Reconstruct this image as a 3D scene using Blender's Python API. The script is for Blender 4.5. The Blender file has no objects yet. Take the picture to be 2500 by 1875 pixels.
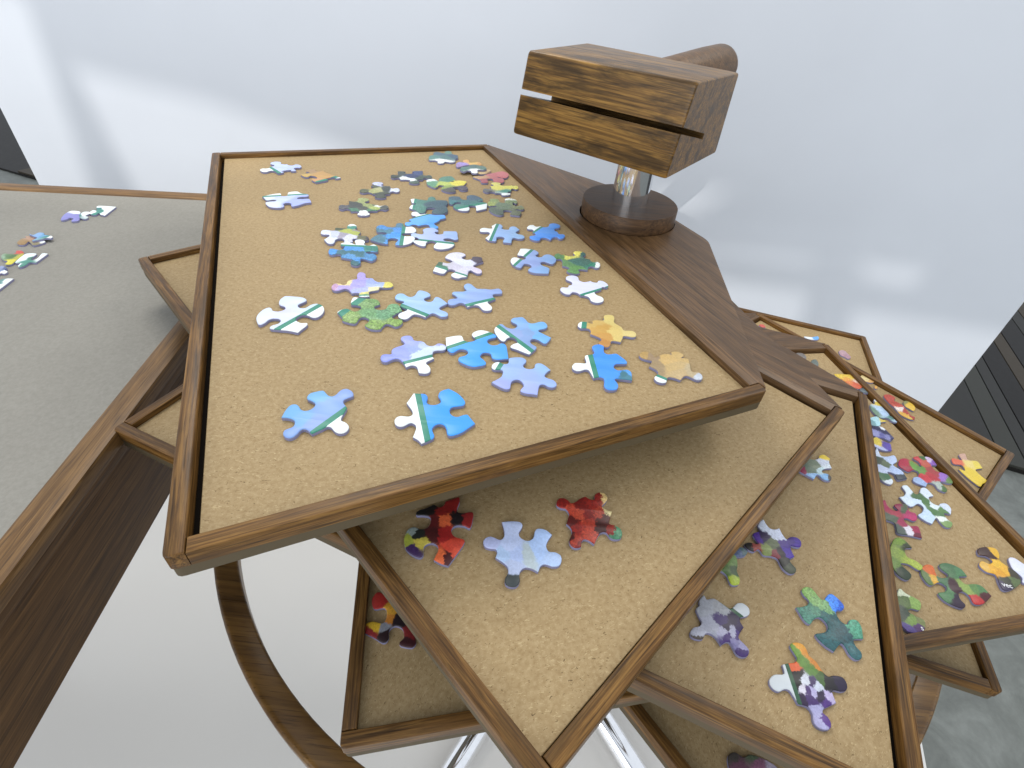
import bpy, bmesh, math, random
from mathutils import Vector, Matrix, noise
from mathutils.geometry import tessellate_polygon
random.seed(7)
SC = bpy.context.scene
COL = SC.collection
CAM={"loc": [-0.072, -0.513134, 1.14], "m": [[0.993052, 0.070915, 0.093905], [-0.117673, 0.598456, 0.792467], [0.0, 0.798011, -0.602643]], "lens": 17.945374, "sx": -0.027856, "sy": -0.032994}
PLAN={"A": [-0.45746, 0.04029], "B": [-0.17648, 0.19341], "C": [0.07249, -0.26146], "D": [-0.21123, -0.41221]}
TRAYS=[[0.00069, -0.00067, 0.94, 0.0], [0.00061, -0.0001, 0.89505, 0.35987], [-0.00061, -0.00035, 0.85364, 0.74943], [-0.00014, 0.00012, 0.80803, 1.32388], [0.00099, 0.00024, 0.76574, 1.82048], [-0.00153, 0.00077, 0.72488, 2.42124]]

# ------------------------------------------------------------------ camera, world, lamps, exposure
cd = bpy.data.cameras.new('camera'); cam = bpy.data.objects.new('camera', cd); COL.objects.link(cam)
r = CAM['m']
cam.matrix_world = Matrix(((r[0][0], r[1][0], -r[2][0], CAM['loc'][0]), (r[0][1], r[1][1], -r[2][1], CAM['loc'][1]),
                           (r[0][2], r[1][2], -r[2][2], CAM['loc'][2]), (0, 0, 0, 1)))
cd.sensor_width = 36; cd.lens = CAM['lens']; cd.shift_x = CAM['sx']; cd.shift_y = CAM['sy']
cd.clip_start = .01; cd.clip_end = 60
SC.camera = cam
w = bpy.data.worlds.new('World'); SC.world = w; w.use_nodes = True
w.node_tree.nodes['Background'].inputs[0].default_value = (.86, .92, 1.0, 1)
w.node_tree.nodes['Background'].inputs[1].default_value = .8
def lamp(name, typ, loc, aim, energy, col, **kw):
    l = bpy.data.lights.new(name, typ); l.energy = energy; l.color = col
    for k, v in kw.items(): setattr(l, k, v)
    o = bpy.data.objects.new(name, l); COL.objects.link(o); o.location = loc
    o.rotation_euler = (Vector(aim) - Vector(loc)).to_track_quat('-Z', 'Y').to_euler(); return o
lamp('ceiling_light', 'AREA', (-.65, .42, 2.05), (-.3, -.15, .9), 6.6, (1, .955, .88), shape='SQUARE', size=.55)
lamp('ceiling_light', 'AREA', (.85, .42, 2.15), (.45, -.2, .8), 5.2, (1, .955, .88), shape='SQUARE', size=.55)
lamp('window_light', 'AREA', (-.9, -2.1, 1.2), (.45, .5, .5), 21, (.97, .98, 1), shape='RECTANGLE', size=1.8, size_y=1.6)
SUN_AT = Vector((-.9, -3.4, 3.2))
lamp('low_sun_beam', 'SPOT', SUN_AT, (-.15, .585, .8), 250, (1, .97, .93), shadow_soft_size=.013, spot_size=math.radians(48), spot_blend=.1)
SC.view_settings.view_transform = 'Standard'; SC.view_settings.look = 'None'
SC.view_settings.exposure = .42; SC.view_settings.gamma = 1

# ------------------------------------------------------------------ helpers
def lin(h):
    v = [int(h[i:i + 2], 16) / 255 for i in (0, 2, 4)]
    return [c / 12.92 if c <= .04045 else ((c + .055) / 1.055) ** 2.4 for c in v]
def mat(name):
    m = bpy.data.materials.new(name); m.use_nodes = True
    nt = m.node_tree; return m, nt, nt.nodes['Principled BSDF']
def nd(nt, typ, **kw):
    n = nt.nodes.new(typ)
    for k, v in kw.items(): setattr(n, k, v)
    return n
def setv(n, **kw):
    for k, v in kw.items(): n.inputs[k].default_value = v
def math_(nt, op, a, b=None, c=None, clamp=False):
    n = nd(nt, 'ShaderNodeMath', operation=op, use_clamp=clamp)
    for i, x in enumerate((a, b, c)):
        if x is None: continue
        if isinstance(x, (int, float)): n.inputs[i].default_value = x
        else: nt.links.new(x, n.inputs[i])
    return n.outputs[0]
def mixc(nt, f, a, b, mode='MIX'):
    n = nd(nt, 'ShaderNodeMix', data_type='RGBA', blend_type=mode)
    for i, x in ((0, f), (6, a), (7, b)):
        if isinstance(x, (int, float)): n.inputs[i].default_value = x
        elif isinstance(x, (tuple, list)): n.inputs[i].default_value = (*x[:3], 1)
        else: nt.links.new(x, n.inputs[i])
    return n.outputs[2]
def noise_(nt, vec, scale, detail=4, rough=.5, dist=0):
    n = nd(nt, 'ShaderNodeTexNoise'); setv(n, Scale=scale, Detail=detail, Roughness=rough, Distortion=dist)
    nt.links.new(vec, n.inputs['Vector']); return n.outputs['Fac']
def ramp(nt, f, stops):
    n = nd(nt, 'ShaderNodeValToRGB'); e = n.color_ramp.elements
    while len(e) < len(stops): e.new(.5)
    for el, (p, c) in zip(e, stops): el.position = p; el.color = (*c[:3], 1) if not isinstance(c, (int, float)) else (c, c, c, 1)
    nt.links.new(f, n.inputs[0]); return n.outputs[0]
def coords(nt, scale=(1, 1, 1), rnd=True, kind='Object'):
    tc = nd(nt, 'ShaderNodeTexCoord'); v = tc.outputs[kind]
    if rnd:
        oi = nd(nt, 'ShaderNodeObjectInfo'); k = math_(nt, 'MULTIPLY', oi.outputs['Random'], 7.3)
        a = nd(nt, 'ShaderNodeVectorMath', operation='ADD'); nt.links.new(v, a.inputs[0]); nt.links.new(k, a.inputs[1]); v = a.outputs[0]
    mp = nd(nt, 'ShaderNodeMapping'); setv(mp, Scale=scale); nt.links.new(v, mp.inputs[0]); return mp.outputs[0]
def bump(nt, h, bs, strength, dist=.001):
    b = nd(nt, 'ShaderNodeBump'); setv(b, Strength=strength, Distance=dist)
    nt.links.new(h, b.inputs['Height']); nt.links.new(b.outputs[0], bs.inputs['Normal'])

def link(name, me, m=None, parent=None):
    o = bpy.data.objects.new(name, me); COL.objects.link(o)
    if m: me.materials.append(m)
    if parent: o.parent = parent
    return o
def from_bm(name, bm, m=None, parent=None, smooth=None):
    bmesh.ops.recalc_face_normals(bm, faces=bm.faces)
    me = bpy.data.meshes.new(name); bm.to_mesh(me); bm.free()
    if smooth is not None:
        for p in me.polygons: p.use_smooth = True
        me.set_sharp_from_angle(angle=math.radians(smooth))
    return link(name, me, m, parent)
def tag(o, label=None, cat=None, group=None, kind=None):
    for k, v in (('label', label), ('category', cat), ('group', group), ('kind', kind)):
        if v: o[k] = v
    return o
def empty(name, loc, rz=0):
    o = bpy.data.objects.new(name, None); COL.objects.link(o); o.location = loc; o.rotation_euler = (0, 0, rz)
    o.empty_display_size = .05; return o
def fillet(poly, radii, n=4):
    """round the corners of a 2-D polygon"""
    out = []; N = len(poly)
    for i, p in enumerate(poly):
        rr = radii[i] if isinstance(radii, (list, tuple)) else radii
        p = Vector(p); a = Vector(poly[i - 1]); b = Vector(poly[(i + 1) % N])
        if rr <= 0: out.append(p); continue
        u = (a - p); v = (b - p); rr = min(rr, u.length * .45, v.length * .45)
        p0 = p + u.normalized() * rr; p1 = p + v.normalized() * rr
        for k in range(n + 1):
            t = k / n; out.append(p0 * (1 - t) ** 2 + p * 2 * t * (1 - t) + p1 * t * t)
    return out
def prism_bm(poly, z0, z1, bev=0, seg=3, hole=None, zs=None):
    """solid from a 2-D outline, its top edge rounded over by bev"""
    bm = bmesh.new(); poly = [Vector(p) for p in poly]; N = len(poly)
    area = sum(poly[i].x * poly[(i + 1) % N].y - poly[(i + 1) % N].x * poly[i].y for i in range(N))
    if area < 0: poly.reverse()
    def ring(z, inset):
        vs = []
        for i in range(N):
            a, p, b = poly[i - 1], poly[i], poly[(i + 1) % N]
            e1 = (p - a).normalized(); e2 = (b - p).normalized()
            n1 = Vector((-e1.y, e1.x)); n2 = Vector((-e2.y, e2.x)); m = n1 + n2
            if m.length < 1e-6: m = n1
            m.normalize(); k = inset / max(.45, m.dot(n1)); q = p + m * k
            vs.append(bm.verts.new((q.x, q.y, z)))
        return vs
    rings = [ring(z0, 0)]
    if bev > 0:
        for k in range(seg + 1):
            a = k / seg * math.pi / 2; rings.append(ring(z1 - bev + bev * math.sin(a), bev * (1 - math.cos(a))))
    else: rings.append(ring(z1, 0))
    for A, B in zip(rings, rings[1:]):
        for i in range(N): bm.faces.new((A[i], A[(i + 1) % N], B[(i + 1) % N], B[i]))
    if hole:
        h1 = [bm.verts.new((p[0], p[1], z1)) for p in hole]; h0 = [bm.verts.new((p[0], p[1], z0)) for p in hole]
        H = len(hole)
        for i in range(H): bm.faces.new((h1[i], h1[(i + 1) % H], h0[(i + 1) % H], h0[i]))
        for rv, hv in ((rings[-1], h1), (rings[0], h0)):
            al = rv + hv
            for t in tessellate_polygon([[v.co for v in rv], [v.co for v in hv]]):
                try: bm.faces.new([al[k] for k in t])
                except ValueError: pass
    else:
        for rv in (rings[0], rings[-1]):
            if N > 8:
                for t in tessellate_polygon([[v.co for v in rv]]):
                    try: bm.faces.new([rv[k] for k in t])
                    except ValueError: pass
            else: bm.faces.new(rv)
    return bm
def prism(name, poly, z0, z1, m, parent=None, bev=0, seg=3, smooth=35, hole=None):
    return from_bm(name, prism_bm(poly, z0, z1, bev, seg, hole), m, parent, smooth)
def lathe(name, prof, m, parent=None, n=48, smooth=40, closed=False):
    bm = bmesh.new(); rings = []
    for rr, z in prof:
        rings.append([bm.verts.new((rr * math.cos(2 * math.pi * k / n), rr * math.sin(2 * math.pi * k / n), z)) for k in range(n)])
    prs = list(zip(rings, rings[1:])) + ([(rings[-1], rings[0])] if closed else [])
    for A, B in prs:
        for k in range(n): bm.faces.new((A[k], A[(k + 1) % n], B[(k + 1) % n], B[k]))
    if not closed: bm.faces.new(rings[0][::-1]); bm.faces.new(rings[-1])
    return from_bm(name, bm, m, parent, smooth)
def box(name, sx, sy, sz, m, parent=None, loc=(0, 0, 0), rz=0, bev=.0015):
    o = prism(name, [(-sx / 2, -sy / 2), (sx / 2, -sy / 2), (sx / 2, sy / 2), (-sx / 2, sy / 2)], -sz / 2, sz / 2, m, parent, bev, 2)
    o.location = loc; o.rotation_euler = (0, 0, rz); return o

# ------------------------------------------------------------------ materials
def wood(name, dark, mid, light, rough=.36, grain=1.0, blotch=.55, spec=.35):
    m, nt, bs = mat(name)
    v = coords(nt, (1, 1, 1))
    def sc(s):
        mp = nd(nt, 'ShaderNodeMapping'); setv(mp, Scale=s); nt.links.new(v, mp.inputs[0]); return mp.outputs[0]
    g = noise_(nt, sc((5 * grain, 175 * grain, 175 * grain)), 3.2, 7, .66, .9)
    fine = noise_(nt, sc((14 * grain, 420 * grain, 420 * grain)), 2.0, 3, .6, .3)
    pores = noise_(nt, sc((22, 520, 520)), 1.4, 2, .5)
    bl = noise_(nt, sc((11, 60, 60)), 1.6, 4, .6, .6)
    c = ramp(nt, g, [(.30, dark), (.47, mid), (.66, light)])
    pm = ramp(nt, pores, [(.34, 1), (.44, 0)])
    c = mixc(nt, math_(nt, 'MULTIPLY', pm, .55), c, [k * .45 for k in dark])
    c = mixc(nt, math_(nt, 'MULTIPLY', ramp(nt, bl, [(.44, 0), (.62, 1)]), blotch), c, [k * .72 for k in dark])
    c = mixc(nt, .5, c, mixc(nt, 1.0, c, ramp(nt, fine, [(.3, .55), (.7, 1.25)]), 'MULTIPLY'))
    nt.links.new(c, bs.inputs['Base Color'])
    rg = math_(nt, 'MULTIPLY_ADD', g, .22, rough - .1); nt.links.new(rg, bs.inputs['Roughness'])
    setv(bs, **{'Specular IOR Level': spec})
    bump(nt, math_(nt, 'SUBTRACT', math_(nt, 'MULTIPLY', fine, .5), math_(nt, 'MULTIPLY', pm, .4)), bs, .16, .0006)
    return m
OAK = wood('oak_stained', lin('3a2814'), lin('654622'), lin('8b6736'), spec=.22)
OAKG = wood('oak_golden', lin('3e2d16'), lin('745428'), lin('9f783a'), .34, .6, .8, .3)
WALNUT = wood('walnut_brown', lin('433019'), lin('5e452b'), lin('785a3a'), .36, .6, .4, .32)
COLLAR = wood('collar_brown', lin('3b2a1a'), lin('523a23'), lin('664a2e'), .4, .6, .4, .25)
APRON = wood('apron_brown', lin('4a331c'), lin('5f4427'), lin('725331'), .42, .6, .35, .22)
RAIL = wood('rail_brown', lin('503820'), lin('70522e'), lin('8c6a3f'), .4, .7, .3, .3)
def plain(name, c, rough=.6, metal=0, spec=.5):
    m, nt, bs = mat(name)
    v = coords(nt); n = noise_(nt, v, 60, 5, .6)
    nt.links.new(mixc(nt, n, [k * .85 for k in c], [min(1, k * 1.12) for k in c]), bs.inputs['Base Color'])
    nt.links.new(math_(nt, 'MULTIPLY_ADD', n, .12, rough - .06), bs.inputs['Roughness'])
    setv(bs, Metallic=metal, **{'Specular IOR Level': spec}); return m
UNDER = plain('tray_underside', lin('51452e'), .7)
GAP = plain('groove_shade', lin('120d08'), .9, spec=.1)  # near-black colour stands in for the shade inside the board gap
CHROME = plain('chrome', (.83, .83, .84), .09, 1)
def make_mdf():
    m, nt, bs = mat('fibreboard')
    v = coords(nt)
    base = noise_(nt, v, 420, 5, .65)
    big = noise_(nt, v, 14, 4, .55)
    c = ramp(nt, base, [(.3, lin('8f7751')), (.5, lin('9c855f')), (.7, lin('a8926c'))])
    c = mixc(nt, .5, c, mixc(nt, 1.0, c, ramp(nt, big, [(.3, .9), (.7, 1.08)]), 'MULTIPLY'))
    for k, (rot, sc, th, col, am) in enumerate((((0, 0, .5), (420, 1300, 700), (.66, .74), 'bda87f', .7), ((0, 0, -1.1), (420, 1300, 700), (.67, .75), 'b9a47b', .75),
                                               ((0, 0, 2.2), (480, 1100, 700), (.68, .745), '6c5634', .8), ((0, 0, 1.2), (420, 900, 500), (.74, .79), '59452a', .9))):
        mp = nd(nt, 'ShaderNodeMapping'); setv(mp, Rotation=rot, Scale=sc, Location=(k * 3.1, k * 1.7, 0)); nt.links.new(v, mp.inputs[0])
        f = noise_(nt, mp.outputs[0], 1.0, 1, .4, 1.2)
        c = mixc(nt, math_(nt, 'MULTIPLY', ramp(nt, f, [(th[0], 0), (th[1], 1)]), am), c, lin(col))
    nt.links.new(c, bs.inputs['Base Color']); setv(bs, Roughness=.62, **{'Specular IOR Level': .3})
    bump(nt, base, bs, .12, .0004); return m
MDF = make_mdf()
def make_felt():
    m, nt, bs = mat('grey_board_felt')
    v = coords(nt); n = noise_(nt, v, 380, 5, .65); b = noise_(nt, v, 9, 4)
    c = ramp(nt, n, [(.3, lin('85827a')), (.7, lin('918e86'))])
    nt.links.new(mixc(nt, .35, c, mixc(nt, 1.0, c, ramp(nt, b, [(.3, .85), (.7, 1.12)]), 'MULTIPLY')), bs.inputs['Base Color'])
    setv(bs, Roughness=.85, **{'Specular IOR Level': .2}); bump(nt, n, bs, .12, .0004); return m
FELT = make_felt()
CARD = plain('grey_card_edge', lin('8382a0'), .75)
def make_white(name, c, rough, sc=5):
    m, nt, bs = mat(name)
    v = coords(nt, rnd=False); n = noise_(nt, v, sc, 4, .5); f = noise_(nt, v, 220, 3, .6)
    nt.links.new(mixc(nt, n, [k * .955 for k in c], [min(.95, k * 1.03) for k in c]), bs.inputs['Base Color'])
    nt.links.new(math_(nt, 'MULTIPLY_ADD', n, .1, rough - .05), bs.inputs['Roughness'])
    bump(nt, f, bs, .05, .0005); return m
WALLM = make_white('white_wall_paint', lin('d5d9df'), .5)
FLOORM = make_white('pale_floor', lin('d9d6d0'), .32, 2)
def make_concrete():
    m, nt, bs = mat('concrete')
    v = coords(nt, rnd=False); n = noise_(nt, v, 7, 7, .65, 1.2); f = noise_(nt, v, 60, 5, .7)
    c = ramp(nt, n, [(.3, lin('5c5e59')), (.5, lin('6c6f69')), (.7, lin('7d807a'))])
    nt.links.new(mixc(nt, .4, c, mixc(nt, 1.0, c, ramp(nt, f, [(.3, .75), (.7, 1.2)]), 'MULTIPLY')), bs.inputs['Base Color'])
    setv(bs, Roughness=.55); bump(nt, n, bs, .2, .003); return m
CONC = make_concrete()
DARKP = [plain('dark_plank_' + s, lin(h), .6, spec=.3) for s, h in (('black', '15120f'), ('charcoal', '2b2a27'), ('grey', '35352f'), ('brown', '3a3124'))]

def print_material(name, rec, k):
    """printed picture: colours spread from points of the print, an optional border of a green line and white beyond it"""
    m, nt, bs = mat(name)
    tc = nd(nt, 'ShaderNodeTexCoord')
    s = nd(nt, 'ShaderNodeVectorMath', operation='SCALE'); nt.links.new(tc.outputs['Object'], s.inputs[0]); s.inputs['Scale'].default_value = 100
    flat = nd(nt, 'ShaderNodeVectorMath', operation='MULTIPLY'); nt.links.new(s.outputs[0], flat.inputs[0]); flat.inputs[1].default_value = (1, 1, 0)
    P0 = flat.outputs[0]
    nz = nd(nt, 'ShaderNodeTexNoise'); setv(nz, Scale=3.4, Detail=6, Roughness=.66); nt.links.new(P0, nz.inputs['Vector'])
    off = nd(nt, 'ShaderNodeVectorMath', operation='SUBTRACT'); nt.links.new(nz.outputs['Color'], off.inputs[0]); off.inputs[1].default_value = (.5, .5, .5)
    wa = nd(nt, 'ShaderNodeVectorMath', operation='MULTIPLY_ADD'); nt.links.new(off.outputs[0], wa.inputs[0])
    ww = rec['w'] * 1.05; wa.inputs[1].default_value = (ww, ww, 0); nt.links.new(P0, wa.inputs[2]); Pw = wa.outputs[0]
    hard = 3.0 if (rec['w'] <= .3 and 'b' in rec) else (7.0 if len(rec['s']) < 8 else 14.0)
    acc = None; wsum = None
    for x, y, h in rec['s']:
        ds = nd(nt, 'ShaderNodeVectorMath', operation='DISTANCE'); nt.links.new(Pw, ds.inputs[0]); ds.inputs[1].default_value = (x / 1000, y / 1000, 0)
        wgt = math_(nt, 'POWER', math_(nt, 'MAXIMUM', ds.outputs['Value'], .02), -hard)
        ma = nd(nt, 'ShaderNodeVectorMath', operation='MULTIPLY_ADD'); ma.inputs[0].default_value = lin(h); nt.links.new(wgt, ma.inputs[1])
        if acc is None: ma.inputs[2].default_value = (0, 0, 0)
        else: nt.links.new(acc, ma.inputs[2])
        acc = ma.outputs[0]; wsum = wgt if wsum is None else math_(nt, 'ADD', wsum, wgt)
    dv = nd(nt, 'ShaderNodeVectorMath', operation='DIVIDE'); nt.links.new(acc, dv.inputs[0]); nt.links.new(wsum, dv.inputs[1]); c = dv.outputs[0]
    if rec['x'] > 0:
        f = noise_(nt, P0, 7, 5, .7, .8)
        c = mixc(nt, min(1, rec['x'] * 1.1), c, mixc(nt, 1.0, c, ramp(nt, f, [(.36, .4), (.5, .95), (.64, 1.55)]), 'MULTIPLY'))
    if 'b' in rec:
        nx, ny, d0, wd = rec['b']
        dt = nd(nt, 'ShaderNodeVectorMath', operation='DOT_PRODUCT'); nt.links.new(P0, dt.inputs[0]); dt.inputs[1].default_value = (nx, ny, 0)
        dist = math_(nt, 'SUBTRACT', dt.outputs['Value'], d0 / 1000)
        c = mixc(nt, math_(nt, 'GREATER_THAN', dist, 0.0), c, lin('2c5238' if 'g' in rec else '3b8a74'))
        c = mixc(nt, math_(nt, 'GREATER_THAN', dist, wd / 1000), c, lin('c2c8cc' if 'g' in rec else 'f2fafa'))
    c = mixc(nt, .015, c, (.62, .64, .66))  # pale mix paints a gloss haze into the print colour
    mu = nd(nt, 'ShaderNodeVectorMath', operation='SCALE'); nt.links.new(c, mu.inputs[0]); mu.inputs['Scale'].default_value = k
    nt.links.new(mu.outputs[0], bs.inputs['Base Color'])
    setv(bs, Roughness=.4, **{'Specular IOR Level': .38, 'Coat Weight': .0, 'Coat Roughness': .1})
    return m

# ------------------------------------------------------------------ the setting
FZ = 0.0
def structure(name, bm, m, smooth=None): return tag(from_bm(name, bm, m, None, smooth), kind='structure')
def sheet(x0, y0, x1, y1, z0, z1): return prism_bm([(x0, y0), (x1, y0), (x1, y1), (x0, y1)], z0, z1)
WY = .587; WX0, WX1 = -1.281, 1.037
structure('wall', sheet(WX0, WY, WX1, WY + .03, 0, 1.5), WALLM)
ax = Vector((.29, .957)); nx = Vector((.957, -.29))           # the room lies 17 degrees off the camera's axis
e0 = Vector((.978, .60)); plat = [e0, e0 - ax * 2.4, e0 - ax * 2.4 - nx * 3.2, e0 - nx * 3.2]
structure('pale_floor', prism_bm(plat, -.012, 0), FLOORM)
structure('concrete_floor', sheet(-16, -7, 14, 20, -.05, -.016), CONC)
deck = structure('dark_floor', prism_bm([Vector((1.47, .675)) + nx * a + ax * b for a, b in ((-14, 0), (6, 0), (6, 16), (-14, 16))], -.0155, -.004), DARKP[0])
def plank(a0, a1, mi, z=.006):
    o = prism('plank', [(0, -(a1 - a0) / 2), (5.6, -(a1 - a0) / 2), (5.6, (a1 - a0) / 2), (0, (a1 - a0) / 2)], -.0035, z, DARKP[mi], deck, .001, 1)
    p = Vector((1.47, .675)) + nx * ((a0 + a1) / 2) + ax * .004; o.location = (p.x, p.y, 0); o.rotation_euler = (0, 0, math.atan2(ax.y, ax.x))
a = -.62
seq = [(.05, 1), (.022, 2), (.05, 1), (.024, 2), (.06, 1), (.024, 2), (.03, 1), (.022, 2), (.03, 1), (.022, 2), (.036, 1), (.026, 2), (.028, 1), (.024, 2), (.15, 1), (.075, 2), (.05, 1), (.09, 0), (.06, 3), (.1, 0), (.06, 1), (.07, 3), (.12, 0), (.07, 1)]
for wd, mi in seq: plank(a, a + wd - .004, mi); a += wd
a = -4.6
while a < -1.9: plank(a, a + .19, random.choice((0, 0, 3, 0))); a += .2

# added unseen panel behind the camera, openings shaped to cast the wall's lit patches
def through(x, z, f):
    return SUN_AT.lerp(Vector((x, WY, z)), f)
def wall_pt(pxx, pyy):
    v = Vector((r[0][0], r[0][1], r[0][2])) * ((pxx - CPX) / CF) + Vector((r[1][0], r[1][1], r[1][2])) * (-(pyy - CPY) / CF) + Vector(r[2])
    s = (WY - CAM['loc'][1]) / v.y; p = Vector(CAM['loc']) + v * s; return p.x, p.z
CF = CAM['lens'] / 36 * 2500; CPX = 1250 - CAM['sx'] * 2500; CPY = 937.5 + CAM['sy'] * 2500
LIT = [[(-300, -60), (40, -60), (285, 640), (-300, 640)], [(165, 135), (510, 225), (760, 305), (1000, 400), (1120, 640), (420, 640)],
       [(1560, 430), (1840, 440), (1690, 520), (1600, 530)], [(1640, 580), (2010, 612), (1980, 650), (1640, 610)],
       [(2075, 610), (2280, 640), (2230, 700), (2120, 680)], [(1640, 640), (1980, 690), (1920, 900), (1700, 880)], [(2080, 735), (2520, 800), (2420, 1150), (2000, 1020)]]
FR = .3
def build_light_mask():
    yw = through(0, 0, FR).y
    loops = [[through(*wall_pt(*q), FR) for q in L] for L in LIT]
    outer = [Vector((x, yw, z)) for x, z in ((-2.2, 1.75), (.7, 1.75), (.7, 3.3), (-2.2, 3.3))]
    bm = bmesh.new(); allv = []; L2 = [outer] + loops
    for dy in (0, -.012):
        vs = [[bm.verts.new((p.x, p.y + dy, p.z)) for p in L] for L in L2]; allv.append(vs)
        fl = [v for L in vs for v in L]
        for t in tessellate_polygon([[Vector((p.x, p.z, 0)) for p in L] for L in L2]):
            try: bm.faces.new([fl[k] for k in t])
            except ValueError: pass
    for A, B in zip(*allv):
        for i in range(len(A)): bm.faces.new((A[i], A[(i + 1) % len(A)], B[(i + 1) % len(A)], B[i]))
    structure('light_mask_panel', bm, WALLM)  # unseen panel, added only to mask the spot lamp into patches
build_light_mask()

# ------------------------------------------------------------------ swivel trays
V2 = Vector
A, B, C, D = (V2(PLAN[k]) for k in 'ABCD')
VV, WW = V2((.01216, .06872)), V2((.0776, -.0388))
ab = (B - A).normalized(); ad = (D - A).normalized(); Lab = (B - A).length; Lad = (D - A).length
FW = .0078; HT = .009; HB = .0157; REC = .0048; GAPW = .0034
TRAY_L = ['top tray of the swivel stack, angled plywood tray holding mostly blue jigsaw pieces', 'second wooden swivel tray, just under the top one, with three jigsaw pieces in view',
          'third swivel tray, holding the zebra-flower and teal jigsaw pieces', 'fourth swivel tray, reaching the right picture edge, with tulip and sunflower pieces',
          'fifth swivel tray, its right corner over the concrete with a yellow piece inside', 'lowest swivel tray, farthest back, its near corner over the concrete floor']
def local_bar(name, P, Q, inward, r0, r1, parent, m):
    """frame bar from P to Q (outer edge), width FW towards inward"""
    d = (Q - P).normalized(); mid = (P + Q) / 2; L = (Q - P).length; n = V2((-d.y, d.x)); s = 1 if n.dot(inward) > 0 else -1
    poly = [V2((-L / 2, 0)), V2((L / 2, 0)), V2((L / 2, s * FW)), V2((-L / 2, s * FW))]
    o = prism(name, fillet(poly, [r0, r1, 0, 0]), -HT, 0, m, parent, .0009, 3)
    o.location = (mid.x, mid.y, 0); o.rotation_euler = (0, 0, math.atan2(d.y, d.x)); return o
def make_tray(i):
    root = empty('puzzle_tray', TRAYS[i][:3], TRAYS[i][3])
    tag(root, TRAY_L[i], 'tray', 'swivel trays stacked on one post')
    e = .0003
    local_bar('frame_bar', A, D, ab, .004, .004, root, OAK)
    local_bar('frame_bar', A + ab * (FW + e), B - ab * .0002, ad, 0, 0, root, OAK)
    local_bar('frame_bar', D + ab * (FW + e), C - ab * .0002, -ad, 0, .003, root, OAK)
    Bi = B - ab * FW + ad * (FW + e); Ci = C - ab * FW - ad * (FW + e)
    bc = (C - B).normalized(); ang = math.atan2(bc.y, bc.x); M = Matrix.Rotation(-ang, 2)
    poly = [Bi, B + ad * (FW + e), B + ab * .0006 + ad * .002, VV, WW, C + ab * .0006 - ad * .002, C - ad * (FW + e), Ci]
    poly = [M @ p for p in fillet(poly, [0, 0, .002, .015, .008, .002, 0, 0])]
    hole = [V2((.0497 * math.cos(k / 36 * 2 * math.pi), .0497 * math.sin(k / 36 * 2 * math.pi))) for k in range(36)]
    wg = prism('pivot_plate', poly, -HT, 0, WALNUT, root, .0008, 2, hole=hole); wg.rotation_euler = (0, 0, ang)
    q0 = A + ab * (FW + GAPW) + ad * FW; q1 = B - ab * (FW + e) + ad * FW; q2 = C - ab * (FW + e) - ad * (FW + GAPW * .25); q3 = D + ab * (FW + GAPW) - ad * (FW + GAPW * .25)
    prism('board', [q0, q1, q2, q3], -HT + .0002, -REC, MDF, root, .0003, 1)
    out = fillet([A, B, VV, WW, C, D], [.004, .002, .015, .008, .003, .004])
    cc = (A + C) / 2
    out = [p + (cc - p).normalized() * .0006 for p in out]
    prism('base_panel', out, -HB, -HT - .0001, UNDER, root, .0004, 1)
    g = .0004
    prism('gap_shade_sheet', [A + ab * FW + ad * FW, B - ab * FW + ad * FW, C - ab * FW - ad * FW, D + ab * FW - ad * FW], -HT - .00005, -HT + .0001, GAP, root)  # thin sheet under the board, painting the gap's shade black
    return root
make_tray(0)
first = [o for o in COL.objects if o.name.startswith('puzzle_tray')][0]
for i in range(1, 6):
    c = first.copy(); COL.objects.link(c); c.location = TRAYS[i][:3]; c.rotation_euler = (0, 0, TRAYS[i][3]); tag(c, TRAY_L[i])
    for ch in list(first.children):
        k = ch.copy(); COL.objects.link(k); k.parent = c
        if ch.name.startswith('board'):                         # each board lies a little differently in its frame
            s = -ab * .0028 - (ad * .0028 if i in (2, 3) else ad * 0); k.location = (s.x, s.y, 0)

# ------------------------------------------------------------------ stand: post, collar, holder block, ring, chrome legs
ZT = TRAYS[0][2]
stand = tag(empty('tray_stand', (0, 0, 0)), 'chrome post stand with wooden disc, slotted brown block on top, wooden ring below', 'stand')
lathe('post', [(.0185, .06), (.0185, ZT + .075)], CHROME, stand, 64)
disc = lathe('collar', [(.0484, 0), (.0484, .0152), (.0478, .016), (.0186, .016)], COLLAR, stand, 72); disc.location = (.001, -.001, ZT)
for i in range(5):
    z1 = TRAYS[i][2] - HB - .0002; z0 = TRAYS[i + 1][2] - .002
    sp = lathe('spacer', [(.045, z0), (.045, z1)], WALNUT, stand, 40)
prof = []
r0, r1, zt, hh, rb = .433, .4555, -1.6 * .2 + .94, .017, .0055
for k in range(7):
    t = k / 6 * math.pi / 2; prof.append((r1 - rb + rb * math.cos(t), zt - rb + rb * math.sin(t)))
for k in range(5):
    t = k / 4 * math.pi / 2; prof.append((r0 + .002 - .002 * math.sin(t), zt - .002 + .002 * math.cos(t)))
prof += [(r0, zt - hh), (r1, zt - hh)]
RINGM = wood('ring_brown', lin('4c3418'), lin('6c4d26'), lin('856232'), .3, .12, .3)
lathe('ring', prof, RINGM, stand, 160, closed=True)
zs = zt - hh
for k in range(3):
    an = math.radians(70 + 40 * k)
    b = box('ring_support', .43, .03, .012, APRON, stand, (math.cos(an) * .225, math.sin(an) * .225, zs - .006), an)
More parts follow.
